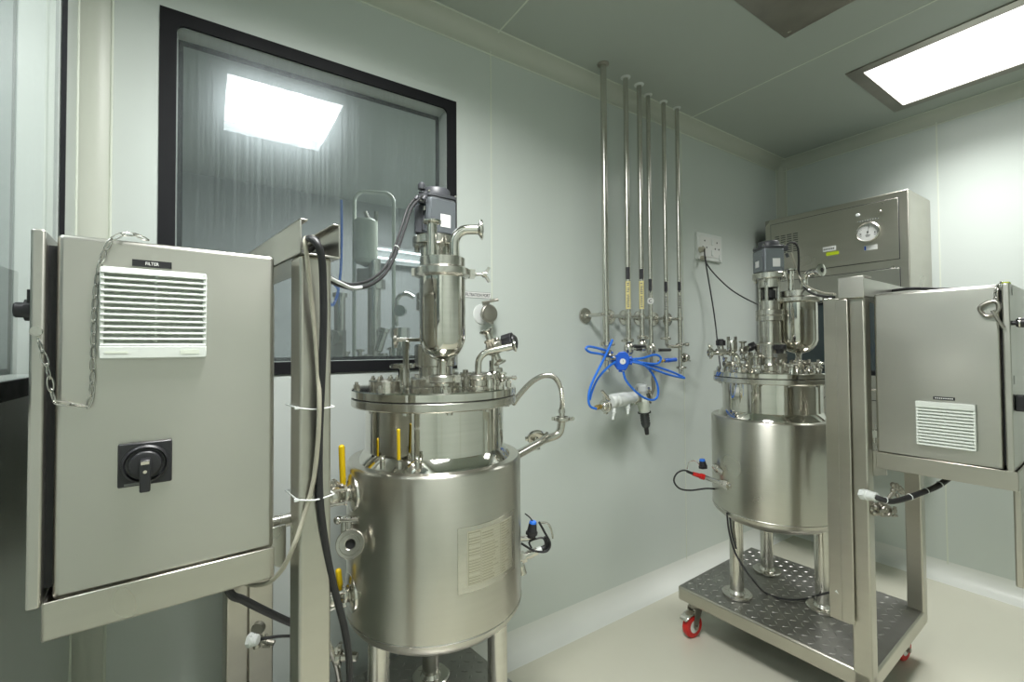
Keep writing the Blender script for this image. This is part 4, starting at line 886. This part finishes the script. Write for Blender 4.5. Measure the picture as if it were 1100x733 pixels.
def lever_valve(t, p, r_, ld, L=.075, mat='black'):
    b = MB(); b.lathe([(r_, 0), (.015, -.006), (.020, -.014), (.021, -.028), (.020, -.042), (.014, -.052), (.009, -.056), (0, -.056)], p, Z_, 20)
    b.box(p-Z_*.028, (.036, .034, .012), RT); o = b.build('ball_valve', 'satin', t)
    q = p-Z_*.030-Y_*.024; b = MB(); b.cyl(q+Y_*.01, q-Y_*.008, .005, seg=12); b.box(q-Y_*.006+ld*.02, (.05, .005, .008), ld); b.build('lever', 'satin', o)
    b = MB(); b.cyl(q-Y_*.006+ld*.016, q-Y_*.006+ld*(.016+L), .0074, seg=14, ch=.002); b.sphere(q-Y_*.006+ld*(.016+L), .0074); b.build('lever_grip', mat, o); return o
t, p, r_ = PT[0]; clampfoot(t, p, r_, X_)
b = MB(); b.lathe([(.011, 0), (.011, -.02), (.022, -.024), (.022, -.034), (.012, -.038), (.012, -.05), (.021, -.054), (.021, -.066), (.010, -.07), (.008, -.115), (0, -.115)], p, Z_, 22); b.cyl(p-Z_*.06, p-Z_*.06+X_*.035, .014, seg=16); b.cyl(p-Z_*.06+X_*.03, p-Z_*.06+X_*.05, .009, seg=14); clampset(b, p-Z_*.044, Z_, .02, .012, -Y_); b.hexa(p-Z_*.115, Z_, .013, .012); b.build('check_valve', 'satin', t)
t, p, r_ = PT[1]; clampfoot(t, p, r_, -X_); lever_valve(t, p-Z_*.008, r_, X_, .03)
t, p, r_ = PT[2]; clampfoot(t, p, r_, X_); lever_valve(t, p-Z_*.008, r_, -X_, .07)
t, p, r_ = PT[3]; lever_valve(t, p+Z_*.012, r_, X_, .085)
b = MB(); b.tube(spl([p-Z_*.03, p-Z_*.09, p-Z_*.13+X_*.01, p-Z_*.16+X_*.01], 5), .0075, 12); clampset(b, p-Z_*.118+X_*.01, Z_, .018, .011, X_); b.tube(spl([p-Z_*.15+X_*.01, p-Z_*.20+X_*.012, p-Z_*.235-X_*.01, p-Z_*.25-X_*.03], 5), .0085, 12); clampset(b, p-Z_*.24-X_*.02, X_, .018, .011, -Z_); b.build('outlet_bend', 'aged', t)
t, p, r_ = PT[4]; b = MB(); clampset(b, p+Z_*.006, Z_, .020, .013, -X_); b.tube(spl([p+Z_*.004, p-Z_*.02, p-Z_*.032+X_*.012, p-Z_*.034+X_*.04, p-Z_*.034+X_*.095], 5), .0085, 14); b.build('cross_bend', 'satin', t)
t, p, r_ = PT[5]; b = MB()
for dz in (.135, .018): clampset(b, p+Z_*dz, Z_, .020, .012, X_)
q = p+Z_*.068; b.cyl(q, q+X_*.03, .010, seg=16); b.cyl(q+X_*.03-Y_*.004, q+X_*.044-Y_*.004, .022, .020, seg=24, ch=.002); clampset(b, q+X_*.026, X_, .024, .010, -Y_); b.cyl(p-Z_*.012, p, .0075, seg=14)
b.cyl(p+Z_*.135-X_*.03, p+Z_*.135+X_*.055, .0045, seg=10); b.cyl(p+Z_*.135+X_*.05, p+Z_*.135+X_*.062, .010, seg=14); b.build('branch_valve', 'satin', t)
# marker strips and stickers on the pipes
def pipe_label(k, v0, v1, mat, name, wf=1.0):
    t, p, r_ = PT[k]; x, y = p.x, p.y; dep = (V((x, y, 0))-EYE).dot(V((FW.x, FW.y, 0)))
    zf = lambda v: 1.2+((CYP-v)/FPX+FW.z)*dep
    ang = math.degrees(math.atan2(-y, -x)); return t, V((x, y, 0)), r_, ang, zf(v1), zf(v0), zf
for k in (1, 2):
    t, ax, r_, an, z0, z1, zf = pipe_label(k, 303, 333, 0, 0)
    o = wrap(ax, an-60, an+60, z0, z1, r_+.0002, .0006, 8).build('marker_strip', 'cream', t)
    b = MB(); n_ = 15
    for i in range(n_):
        z_ = z0+(z1-z0)*(.06+.9*i/n_)
        if random.random() < .85: w_ = wrap(ax, an-random.choice((18, 24)), an+random.choice((18, 26)), z_, z_+.0042, r_+.0009, .0002, 3); b.add(w_.v, w_.f)
    b.build('marker_print', 'grey_ink', o)
    t, ax, r_, an, z0, z1, zf = pipe_label(k, 288 if k == 1 else 290, 301, 0, 0)
    b = wrap(ax, an-45, an+45, z0, z1, r_+.0002, .0006, 6); b.build('flow_arrow', 'ink', t)
for k, (a_, c_) in ((3, (301, 316)), (4, (304, 317)), (5, (304, 316))):
    t, ax, r_, an, z0, z1, zf = pipe_label(k, a_, c_, 0, 0); s_ = wrap(ax, an-42, an+42, z0+.012, z1, r_+.0002, .0006, 6)
    s_.prism([(-.004, .012), (.004, .012), (0, 0)], V((ax.x, ax.y, z0))-V((cos(rad(an+180)), sin(rad(an+180)), 0))*(r_+.0002), dirz(an+90), Z_, dirz(an)*.0006); s_.build('flow_arrow', 'ink', t)
    if k > 3:
        b = MB(); zz0 = zf(c_+3); 
        for i in range(6): w_ = wrap(ax, an-30, an+random.choice((20, 30)), zz0-.0115*i-.006, zz0-.0115*i, r_+.0002, .0005, 3); b.add(w_.v, w_.f)
        b.build('pipe_lettering', 'grey_ink', t)
t, ax, r_, an, z0, z1, zf = pipe_label(3, 320, 329, 0, 0)
d_ = dirz(an); c_ = V((ax.x, ax.y, (z0+z1)/2))+d_*(r_+.0006); b = MB(); b.cyl(c_-d_*.004, c_, .0155, seg=24); o = b.build('round_sticker', 'paper', t)
text('C', 'lettering', 'ink', o, c_+d_*.0002, dirz(an+90), Z_, .017)

# air splitter, blue tubing
HY = 1.405
b = MB(); c = aY(668, 387.5, HY-.03); F_ = (EYE-c).normalized(); S_ = Z_.cross(F_).normalized(); U_ = F_.cross(S_)
t = thing('air_splitter', 'blue plastic air splitter with a white dial under the steel drop pipes', 'air splitter', c)
pr = [(-.020, -.040), (.014, -.044), (.022, -.034), (.030, -.016), (.034, .006), (.026, .030), (.010, .040), (-.012, .036), (-.022, .024), (-.036, .018), (-.040, -.006), (-.030, -.024)]
b.prism(pr, c-F_*.02, S_, U_, F_*.036); b.build('body', 'blue_dark', t, .004, seg=3)
b = MB(); b.cyl(c+F_*.014+S_*.004-U_*.004, c+F_*.020+S_*.004-U_*.004, .0125, seg=24, ch=.001); o = b.build('dial', 'paper', t)
b = MB(); b.box(c+F_*.0204+S_*.005-U_*.002, (.002, .008, .0006), S_, U_, F_); b.build('dial_mark', 'grey_ink', o)
b = MB()
for a_, l_ in ((15, .045), (-15, .045), (165, .048), (195, .046), (262, .05)):
    d_ = S_*cos(rad(a_))+U_*sin(rad(a_)); b.cyl(c+d_*.028, c+d_*l_, .0085, seg=14)
b.build('push_fitting', 'blue_dark', t)
def AY(pts, y): return [aY(u, v, y+(dy if False else 0)) for u, v in pts]
def hose(label, pts, ys):
    n = len(pts); P = [aY(u, v, ys[0]+(ys[1]-ys[0])*sin(pi*i/(n-1))) for i, (u, v) in enumerate(pts)]
    cable('air_hose', label, 'hose', P, .0050, 'blue', 8, 10, 'blue air hoses on the back wall')
hose('blue air hose making a flat hairpin loop left of the splitter', [(658, 384), (645, 380.5), (634, 378.5), (629.5, 375), (633, 372.5), (645, 375), (658, 379)], (1.375, 1.36))
hose('long blue air hose from near the thickest pipe down to the white filter capsule', [(658, 365), (654.5, 373), (650, 383), (644, 395), (638, 407), (633.5, 419), (632.2, 430), (634.5, 437), (640.5, 439.5)], (1.352, 1.36))
hose('blue air hose curving from the splitter down alongside the long hose', [(661, 389), (654, 394), (646, 402), (640, 411), (635.5, 422), (633.5, 430)], (1.372, 1.378))
hose('blue air hose looping right of the splitter toward the small blue connector', [(678, 386), (690, 385), (702, 381.5), (708, 382.5), (710, 386), (707, 390.5), (700, 391), (688, 389.5), (678, 388)], (1.372, 1.34))
hose('blue air hose stretched in a long hairpin to the far right below the slim pipes', [(678, 387), (692, 390.5), (708, 395), (724, 400.5), (735, 406), (730, 405.5), (716, 402), (700, 396), (688, 391), (678, 389)], (1.366, 1.345))
hose('blue air hose hanging in a big round loop beneath the splitter', [(684, 388), (693, 393), (701, 402), (706, 413), (707, 423), (704, 429), (697, 429.5), (688, 425), (679, 417), (672, 408), (669.5, 399)], (1.372, 1.36))
b = MB(); p0, p1, p2 = aY(707, 388, 1.36), aY(714, 387.5, 1.36), aY(726, 386.5, 1.36); b.cyl(p1, p2, .0095, seg=18, ch=.002); b.torus(p1.lerp(p2, .3), p2-p1, .0095, .0012, 18, 6)
t = thing('hose_connector', 'small blue quick connector with brass tail at the end of a blue hose loop', 'connector', p1); b.build('sleeve', 'blue_dark', t)
b = MB(); b.cyl(p0, p1, .0055, seg=14); b.hexa(p0.lerp(p1, .5), p1-p0, .0085, .006); b.build('brass_tail', 'brass', t)
# capsule filter
p0, p1 = aY(655.5, 431.5, 1.40), aY(681, 426.5, 1.42); d_ = (p1-p0).normalized(); e1, e2 = perp(d_); L = (p1-p0).length
t = thing('capsule_filter', 'white wrapped capsule filter lying at an angle under the blue hoses', 'filter', p0)
b = MB(); b.lathe([(0, 0), (.024, 0), (.029, .006), (.031, .018), (.028, .030), (.0315, .038), (.029, .05), (.031, .064), (.028, L*.8), (.026, L-.006), (.020, L), (0, L)], p0, d_, 28); b.build('capsule', 'white', t)
for f_, u, v in ((.2, 658.8, 447), (.75, 674.5, 442)):
    q = p0+d_*L*f_; e = aY(u, v, 1.385); b = MB(); b.cyl(q, e, .010, .007, seg=14); b.cyl(q.lerp(e, .8), q.lerp(e, 1.25), .0045, seg=12); b.cyl(q.lerp(e, .72), q.lerp(e, .85), .0105, seg=14); b.build('vent_nipple', 'white', t)
b = MB(); q = aY(650.5, 436, 1.39); clampset(b, q, d_, .029, .018, Z_); b.sphere(q-d_*.006, .021, 16); b.cyl(q-d_*.05, q, .008, seg=14); a_ = aY(655, 430, 1.36); c_ = aY(646.5, 420, 1.36); b.cyl(a_, c_, .0045, seg=10); b.cyl(a_.lerp(c_, .35), c_, .006, seg=10); b.build('inlet_clamp', 'satin', t)
b = MB(); b.cyl(q-d_*.058, q-d_*.034, .0105, seg=14); b.hexa(q-d_*.066, d_, .009, .01); b.build('brass_nut', 'brass', t)
b = MB(); clampset(b, p1+d_*.004, d_, .027, .014, Z_); b.cyl(p1, p1+d_*.03, .009, seg=14); b.box(p1+d_*.024-Z_*.012, (.03, .03, .03), d_); b.build('outlet_clamp', 'satin', t)
# filter regulator
q0 = aY(689, 417.5, 1.44); q1 = aY(692.5, 446, 1.44); dn = (q1-q0).normalized()
t = thing('filter_regulator', 'pale air regulator with dark bowl and black drain tip beside the capsule filter', 'regulator', q0)
b = MB(); b.lathe([(0, -.022), (.022, -.022), (.027, -.016), (.027, .010), (.022, .018), (.018, .030)], q0, dn, 24); b.box(q0+RT*.03, (.03, .012, .02), RT); b.build('control_dome', 'white', t)
b = MB(); b.lathe([(.018, .028), (.022, .050), (.027, .056), (.0275, .088), (.025, .094), (.025, .112), (0, .112)], q0, dn, 24); b.box(q0+dn*.066-RT*.03, (.05, .03, .022), RT); b.build('head', 'seal', t)
b = MB(); b.tube(spl([q0+dn*.01, q0+dn*.004+RT*.03, PT[3][1]-Z_*.235-X_*.01], 5), .008, 12); b.hexa(q0+RT*.026+dn*.004, RT, .013, .012); b.build('inlet_pipe', 'satin', t)
b = MB(); b.box(V((q0.x, (q0.y+W)/2, q0.z-.055)), (.03, W-q0.y+.004, .006)); b.box((q0.x, W-.001, q0.z-.055), (.05, .006, .06)); b.build('wall_bracket', 'satin', t)
b = MB(); b.lathe([(.030, .112), (.030, .117), (.0195, .120), (.0195, .176), (.015, .186), (0, .188)], q0, dn, 22)
bo = b.build('bowl_guard', 'cleartint', t)
b = MB()
for i in range(10):
    a = 2*pi*i/10; e1, e2 = perp(dn); w_ = e1*cos(a)+e2*sin(a)
    for j in range(4): b.box(q0+dn*(.130+.012*j)+w_*.0198, (.005, .002, .008), w_.cross(dn), w_, dn)
b.build('guard_slot', 'ink', bo)
b = MB(); b.cyl(q0+dn*.184, q0+dn*.222, .011, .0095, seg=16, ch=.002); b.build('drain_tip', 'black', t)

# filtration port and its label
c = aY(523, 341, W-.05); w = aY(518, 338, W)
t = thing('filtration_port', 'clamped steel port with round white wall flange beneath the lettered label', 'port', (w.x, W, w.z))
b = MB(); b.lathe([(0, -.003), (.040, -.003), (.040, 0), (.038, .003), (.026, .005), (0, .005)], (w.x, W, w.z), -Y_, 32); b.build('wall_flange', 'white', t)
b = MB(); b.tube([V((w.x, W-.003, w.z)), V((w.x, W-.045, w.z))], .0125, 16); b.build('stub_pipe', 'satin', t)
c = V((w.x, W-.052, w.z)); n = -Y_
b = MB(); ferrule(b, c, n, .030, 0, .008); clampset(b, c, n, .034, .016, (Z_*.9-X_*.25)); k = c+(Z_*.9-X_*.25).normalized()*.043
b.cyl(k-X_*.014, k+X_*.045+Z_*.012-Y_*.01, .0038, seg=10); b.cyl(k+X_*.016+Z_*.006, k+X_*.045+Z_*.012-Y_*.01, .0058, seg=12); b.build('port_clamp', 'aged', t)
p0, p1 = aY(497.5, 316, W), aY(526, 316.5, W)
b = MB(); cx, cz = (p0.x+p1.x)/2+.005, (p0.z+p1.z)/2-.003; ww = p1.x-p0.x
b.bb((cx-ww/2, W-.0012, cz-.0118), (cx+ww/2, W+.0005, cz+.0118)); o = tag(b.build('wall_label', 'ink', None, loc=(cx, W, cz)), 'white label lettered FILTRATION PORT on the back wall beside the vessel', 'label')
b = MB(); b.bb((cx-ww/2+.0009, W-.0016, cz-.0109), (cx+ww/2-.0009, W-.0008, cz+.0109)); b.build('label_face', 'paper', o)
text('FILTRATION PORT', 'lettering', 'ink', o, (cx, W-.0017, cz), X_, Z_, .0128, ww*.92, bold=.02)

# socket plate with two leads
p0, p1 = aY(746.5, 250, W), aY(773, 281.5, W); x0, x1, z1, z0 = p0.x, p1.x, p0.z+.003, p1.z-.008
t = thing('socket_plate', 'white double socket plate on the back wall above the right vessel', 'socket', ((x0+x1)/2, W, (z0+z1)/2))
b = MB(); b.bb((x0, W-.016, z0), (x1, W+.002, z1)); b.build('plate', 'white', t, .004, seg=3)
cx, cz = (x0+x1)/2, (z0+z1)/2
b = MB(); b.bb((x0+.02, W-.0185, z0+.02), (x1-.02, W-.015, z1-.02)); b.build('insert', 'paper', t, .001)
b = MB()
for dx in (-.055, .062):
    for ox, oz in ((-.018, -.014), (.018, -.014), (0, .022)): b.cyl((cx+dx+ox, W-.0195, cz+.01+oz), (cx+dx+ox, W-.017, cz+.01+oz), .0048, seg=12)
b.build('socket_hole', 'ink', t)
b = MB()
for dx, dz in ((.015, .03), (.015, -.03), (.09, -.05)): b.bb((cx+dx-.010, W-.022, cz+dz-.016), (cx+dx+.010, W-.017, cz+dz+.016))
b.build('rocker', 'white', t, .002)
b = MB(); pl = aY(754.5, 268, W-.03); b.cyl(pl+Y_*.018, pl-Y_*.012, .017, .014, seg=20, ch=.002); pl2 = aY(756, 277, W-.03); b.cyl(pl2+Y_*.018, pl2-Y_*.010, .013, .011, seg=18, ch=.002); b.build('plug', 'grey_cable', t)
cable('socket_cable', 'black lead hanging straight from the socket plate past the vessel lid', 'cable', [pl-Y_*.012, aY(757.5, 278, W-.06), aY(761, 300, W-.05), aY(766, 330, W-.05), aY(769, 352, W-.06), aY(772, 380, W-.10), aY(776, 410, W-.16), aY(778.5, 437, W-.2)], .0036, 'rubber', 8, 8)
cable('socket_cable', 'black lead sagging from the socket plate to the right vessel motor column', 'cable', [pl2-Y_*.010, aY(759, 283, W-.07), aY(768, 295, W-.08), aY(785, 311, W-.12), aY(803, 322, W-.2), aY(817, 328, 1.17), aY(826, 330, 1.06)], .0036, 'rubber', 8, 8)

# ================================================================== CABINET ON THE FAR WALL
CX, CY0, CY1, CZ0, CZ1 = 2.835, .757, 1.443, .62, 1.963
t = thing('wall_cabinet', 'tall stainless cabinet with pressure gauge mounted on the far wall', 'cabinet', (XR, (CY0+CY1)/2, CZ0))
b = MB(); b.bb((CX, CY0, CZ0), (XR-.002, CY1, CZ1)); b.build('body', 'tube', t, .004, seg=3)
nX = -X_; fy = lambda y, z, d=0: V((CX-d, y, z))
b = MB(); y0, y1, z0, z1 = .797, 1.408, 1.628, 1.930
b.bb((CX-.0012, y0-.003, z0-.003), (CX+.001, y1+.003, z1+.003)); b.build('panel_gap', 'ink', t)
b = MB(); b.bb((CX-.004, y0, z0), (CX, y1, z1)); b.build('top_panel', 'tube', t, .001)
b = MB()
for i in range(4):
    for j in range(9):
        yy = 1.385-i*.034-.013; zz = 1.852-j*.0125; b.bb((CX-.0046, yy-.013, zz-.0024), (CX-.0035, yy+.013, zz+.0024))
b.build('vent_slot', 'ink', t)
# gauge
c = fy(.919, 1.783, .004)
b = MB(); b.lathe([(.048, 0), (.052, .004), (.052, .016), (.048, .020), (.045, .016), (.045, .010), (0, .010)], c, nX, 40); g = b.build('pressure_gauge', 'satin', t)
b = MB(); b.cyl(c+nX*.0102, c+nX*.0112, .0445, seg=40); b.build('dial', 'paper', g)
b = MB()
for k in range(21):
    a = rad(210-240*k/20); rr0 = .030 if k % 5 == 0 else .034; dY = -Y_
    p0 = c+nX*.0116+dY*cos(a)*rr0+Z_*sin(a)*rr0; p1 = c+nX*.0116+dY*cos(a)*.039+Z_*sin(a)*.039; b.tube([p0, p1], .0006, 4)
a = rad(80); b.tube([c+nX*.013-Z_*.012, c+nX*.013+(-Y_*cos(a)+Z_*sin(a))*.034], .0008, 5); b.cyl(c+nX*.0112, c+nX*.014, .004, seg=12)
for s_ in (-1, 1): b.cyl(c+nX*.0112+Y_*s_*.030-Z_*.006, c+nX*.013+Y_*s_*.030-Z_*.006, .003, seg=10)
b.box(c+nX*.0116-Z_*.016, (.0004, .022, .003), X_, Y_); b.box(c+nX*.0116-Z_*.022, (.0004, .016, .002), X_, Y_); b.build('dial_marks', 'ink', g)
def plate(name, u0, v0, u1, v1, mat, d=.0045):
    p, q = aX(u0, v0, CX-d), aX(u1, v1, CX-d); b = MB(); b.bb((CX-d-.001, min(p.y, q.y), min(p.z, q.z)), (CX-d+.001, max(p.y, q.y), max(p.z, q.z))); return b.build(name, mat, t), p, q
o, p, q = plate('name_label', 884, 266, 898, 268.8, 'paper')
b = MB()
for k in range(7): yy = p.y+(q.y-p.y)*(.1+.12*k); b.bb((CX-.0060, yy-.003, (p.z+q.z)/2-.005), (CX-.0055, yy+.0025, (p.z+q.z)/2+.004))
b.build('lettering', 'grey_ink', o)
plate('status_label', 887.5, 271.5, 901, 273.2, 'lime')
o, p, q = plate('calibration_label', 928, 264.5, 942.5, 267.5, 'paper')
b = MB(); b.bb((CX-.0062, p.y-(p.y-q.y)*.16, q.z+.002), (CX-.0055, p.y-.002, p.z-.002)); b.build('blue_mark', 'blue_dark', o)
o, p, q = plate('gauge_label', 921, 238.5, 944, 234.5, 'seal')
b = MB()
for k in range(8): yy = p.y+(q.y-p.y)*(.08+.12*k); b.bb((CX-.0060, yy-.003, (p.z+q.z)/2-.004), (CX-.0055, yy+.003, (p.z+q.z)/2+.004))
b.build('lettering', 'grey_ink', o)
b = MB(); q = aX(922, 231.5, CX); b.cyl(q, q+nX*.012, .009, seg=16, ch=.002); b.build('pilot_lamp', 'white', t)
b = MB(); q = aX(945.5, 228, CX); b.cyl(q, q+nX*.012, .009, seg=16, ch=.002); b.cyl(aX(948.5, 218.5, CX), aX(948.5, 218.5, CX)+nX*.008, .004, seg=12); b.build('push_button', 'aged', t)
# lower door with dark window
b = MB(); z0, z1 = .66, 1.582; b.bb((CX-.0012, y0-.003, z0-.003), (CX+.001, y1+.003, z1+.003)); b.build('door_gap', 'ink', t)
b = MB(); b.bb((CX-.004, y0, z0), (CX, y1, z1)); d_o = b.build('door', 'panel', t, .001)
gy0, gy1, gz0, gz1 = .845, 1.36, 1.045, 1.455
b = MB()
for a, c in (((gy0, gz0), (gy1, gz0+.025)), ((gy0, gz1-.03), (gy1, gz1)), ((gy0, gz0), (gy0+.02, gz1)), ((gy1-.02, gz0), (gy1, gz1))): b.bb((CX-.012, a[0], a[1]), (CX-.003, c[0], c[1]))
b.build('window_frame', 'gasket', d_o, .001)
M['cab_glass'] = plain('tinted_cabinet_glass', srgb(62, 72, 74), .06)
b = MB(); b.bb((CX-.009, gy0+.015, gz0+.02), (CX-.004, gy1-.015, gz1-.025)); b.build('window_glass', 'cab_glass', d_o)
b = MB(); b.bb((CX-.0046, y0, .915), (CX-.0038, y1, .919)); b.build('door_seam', 'ink', d_o)
b = MB(); b.tube(spl([(CX-.004, .90, .97), (CX-.04, .90, .975), (CX-.04, 1.05, .975), (CX-.004, 1.05, .97)], 6), .006, 10); b.build('door_handle', 'satin', d_o)
b = MB(); b.cyl((3.06, 1.2, .0), (3.06, 1.2, CZ0+.01), .018, seg=18); b.cyl((3.06, 1.2, 0), (3.06, 1.2, .02), .034, .03, seg=24); b.build('drain_pipe', 'satin', t)

# ================================================================== BEYOND THE WINDOW
q = aY(402, 330, 2.45); q.z = 0; ax = V((q.x, q.y, 0)); zq = lambda v: 1.2+((CYP-v)/FPX+FW.z)*(ax-V((0, 0, 0))).dot(V((FW.x, FW.y, 0)))
t = thing('vessel_beyond', 'steel vessel with a tall pipe loop standing in the room behind the window', 'process vessel', ax)
b = MB(); b.lathe([(.26, .35), (.27, .37), (.27, .95), (.24, .955), (.24, 1.07), (.29, 1.075), (.29, 1.125), (0, 1.13)], ax, Z_, 48); b.build('jacket', 'satin', t)
b = MB()
for a in (40, 160, 280): b.cyl(polar(ax, a, .2, 0), polar(ax, a, .2, .38), .03, seg=16)
b.build('leg_frame', 'satin', t)
b = MB(); zt_, zb_ = zq(235), zq(282); hx_ = ax+RT*-.045; b.lathe([(0, zb_-.02), (.05, zb_), (.062, zb_+.02), (.062, zt_-.01), (.056, zt_), (0, zt_)], hx_, Z_, 28); b.build('filter_column', 'seal', t)
b = MB(); b.cyl(ax+Z_*1.12, ax+Z_*(zb_+.02)-RT*.0, .035, seg=20); b.box(ax+Z_*zq(296)-RT*.05, (.07, .06, .08), RT, FW); b.cyl(ax+Z_*(zq(310)), ax+Z_*(zq(300)), .06, seg=24); b.build('drive_column', 'satin', t)
b = MB(); l_, r__, tp = -.108, .105, zq(204); R = .055; pts = []
for z_ in (1.12, 1.3, 1.5, 1.7, tp-.06): pts.append(ax+RT*l_+Z_*z_)
for k in range(1, 7): a = pi/2*k/6; pts.append(ax+RT*(l_+R-R*cos(a))+Z_*(tp-R+R*sin(a)))
for k in range(0, 7): a = pi/2*k/6; pts.append(ax+RT*(r__-R+R*sin(a))+Z_*(tp-.006-R+R*cos(a)))
for z_ in (1.7, 1.5, 1.3, 1.12): pts.append(ax+RT*r__+Z_*z_)
b.tube(pts, .010, 12); b.build('pipe_loop', 'seal', t)
b = MB()
for k in range(14):
    p = polar(ax, 26*k+random.uniform(-6, 6), random.choice((.15, .2, .24)), 1.13); h = random.uniform(.03, .1); b.cyl(p, p+Z_*h, random.uniform(.010, .02), seg=12); b.cyl(p+Z_*h*.8, p+Z_*(h*.8+.012), .026, seg=14)
for s_ in (-1, 1): b.cyl(ax+RT*(.02*s_-.01)+Z_*zq(236), ax+RT*(.03*s_-.02)+Z_*zq(226), .012, seg=10)
b.build('lid_fitting', 'satin', t)
b = MB(); p = aY(409, 367, 2.25); d_ = (Z_*.95+RT*.28).normalized(); b.cyl(p-d_*.05, p+d_*.05, .022, seg=18, ch=.004); b.cyl(p+d_*.05, p+d_*.07, .028, seg=18); b.build('tilted_cartridge', 'polish', t)
b = MB(); p = aY(365, 355, 2.3); b.cyl(p-Z_*.13, p+Z_*.16, .026, seg=18); b.cyl(p+Z_*.16, p+Z_*.18, .035, seg=18); p = aY(358, 363, 2.2); b.ring(p, p-FW*.02, .036, .015); b.box(p-Z_*.05+FW*.02, (.09, .04, .17), RT, FW); b.build('side_filter', 'satin', t)
b = MB(); p = aY(430, 330, 2.3); b.tube(spl([p-RT*.02-Z_*.1, p-RT*.02, p-RT*.01+Z_*.05, p+RT*.03+Z_*.07, p+RT*.07+Z_*.05], 6), .011, 10); b.cyl(p-Z_*.02-FW*.02, p-Z_*.02+FW*.02, .03, seg=18); b.cyl(p-Z_*.16, p-Z_*.11, .05, seg=20); b.cyl(p-Z_*.45, p-Z_*.11, .02, seg=16); b.build('bend', 'polish', t)
P_ = [aY(366.5, 215, 2.2), aY(367, 250, 2.2), aY(366, 290, 2.2), aY(362, 318, 2.2), aY(356, 328, 2.2), aY(350, 310, 2.2), aY(357, 304, 2.2), aY(364, 312, 2.2)]
cable('air_hose', 'blue hose hanging in the room behind the window', 'hose', P_, .006, 'blue', 8, 8)
# lamp strip and a bench in that room
p0, p1 = aY(404, 267, 3.7), aY(470, 276, 3.7)
t = thing('tube_lamp', 'lit tube lamp glowing in the room behind the window', 'lamp', p0)
for k, dz in ((0, 0), (1, -.07)):
    b = MB(); b.cyl(p0+Z_*dz-X_*.08*k, p1+Z_*dz, .007, seg=12); b.build('tube', 'lamp_dim', t)
b = MB(); b.box((p0+p1)/2-Z_*.035+Y_*.05, ((p1-p0).length+.1, .03, .14)); b.build('backplate', 'dim', t)
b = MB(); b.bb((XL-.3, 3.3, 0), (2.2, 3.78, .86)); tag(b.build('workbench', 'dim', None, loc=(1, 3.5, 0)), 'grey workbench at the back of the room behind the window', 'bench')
sb = bpy.data.lights.new('next_room_fill', 'AREA'); sb.energy = 34; sb.size = .6; so = bpy.data.objects.new('next_room_fill', sb); so.location = (1.2, 2.7, CE-.05); C.objects.link(so)  # added fill light without a fixture, brightens the room behind window_1
sb = bpy.data.lights.new('corridor_fill', 'AREA'); sb.energy = 17; sb.size = .5; so = bpy.data.objects.new('corridor_fill', sb); so.location = (XL-.5, .7, CE-.05); C.objects.link(so)  # added fill light, no real source, lifts the corridor seen through window_2

# ================================================================== RENDER SETTINGS
w = bpy.data.worlds.new('world'); SC.world = w; w.use_nodes = True
w.node_tree.nodes['Background'].inputs[0].default_value = (.5, .55, .55, 1); w.node_tree.nodes['Background'].inputs[1].default_value = .0
SC.view_settings.view_transform = 'Standard'; SC.view_settings.look = 'None'; SC.view_settings.gamma = 1; SC.view_settings.use_curve_mapping = False
SC.view_settings.exposure = 0.0
SC.cycles.use_denoising = True; SC.cycles.max_bounces = 12; SC.cycles.transparent_max_bounces = 16; SC.cycles.glossy_bounces = 8; SC.cycles.diffuse_bounces = 5
SC.cycles.sample_clamp_indirect = 8; SC.cycles.caustics_reflective = False; SC.cycles.caustics_refractive = False
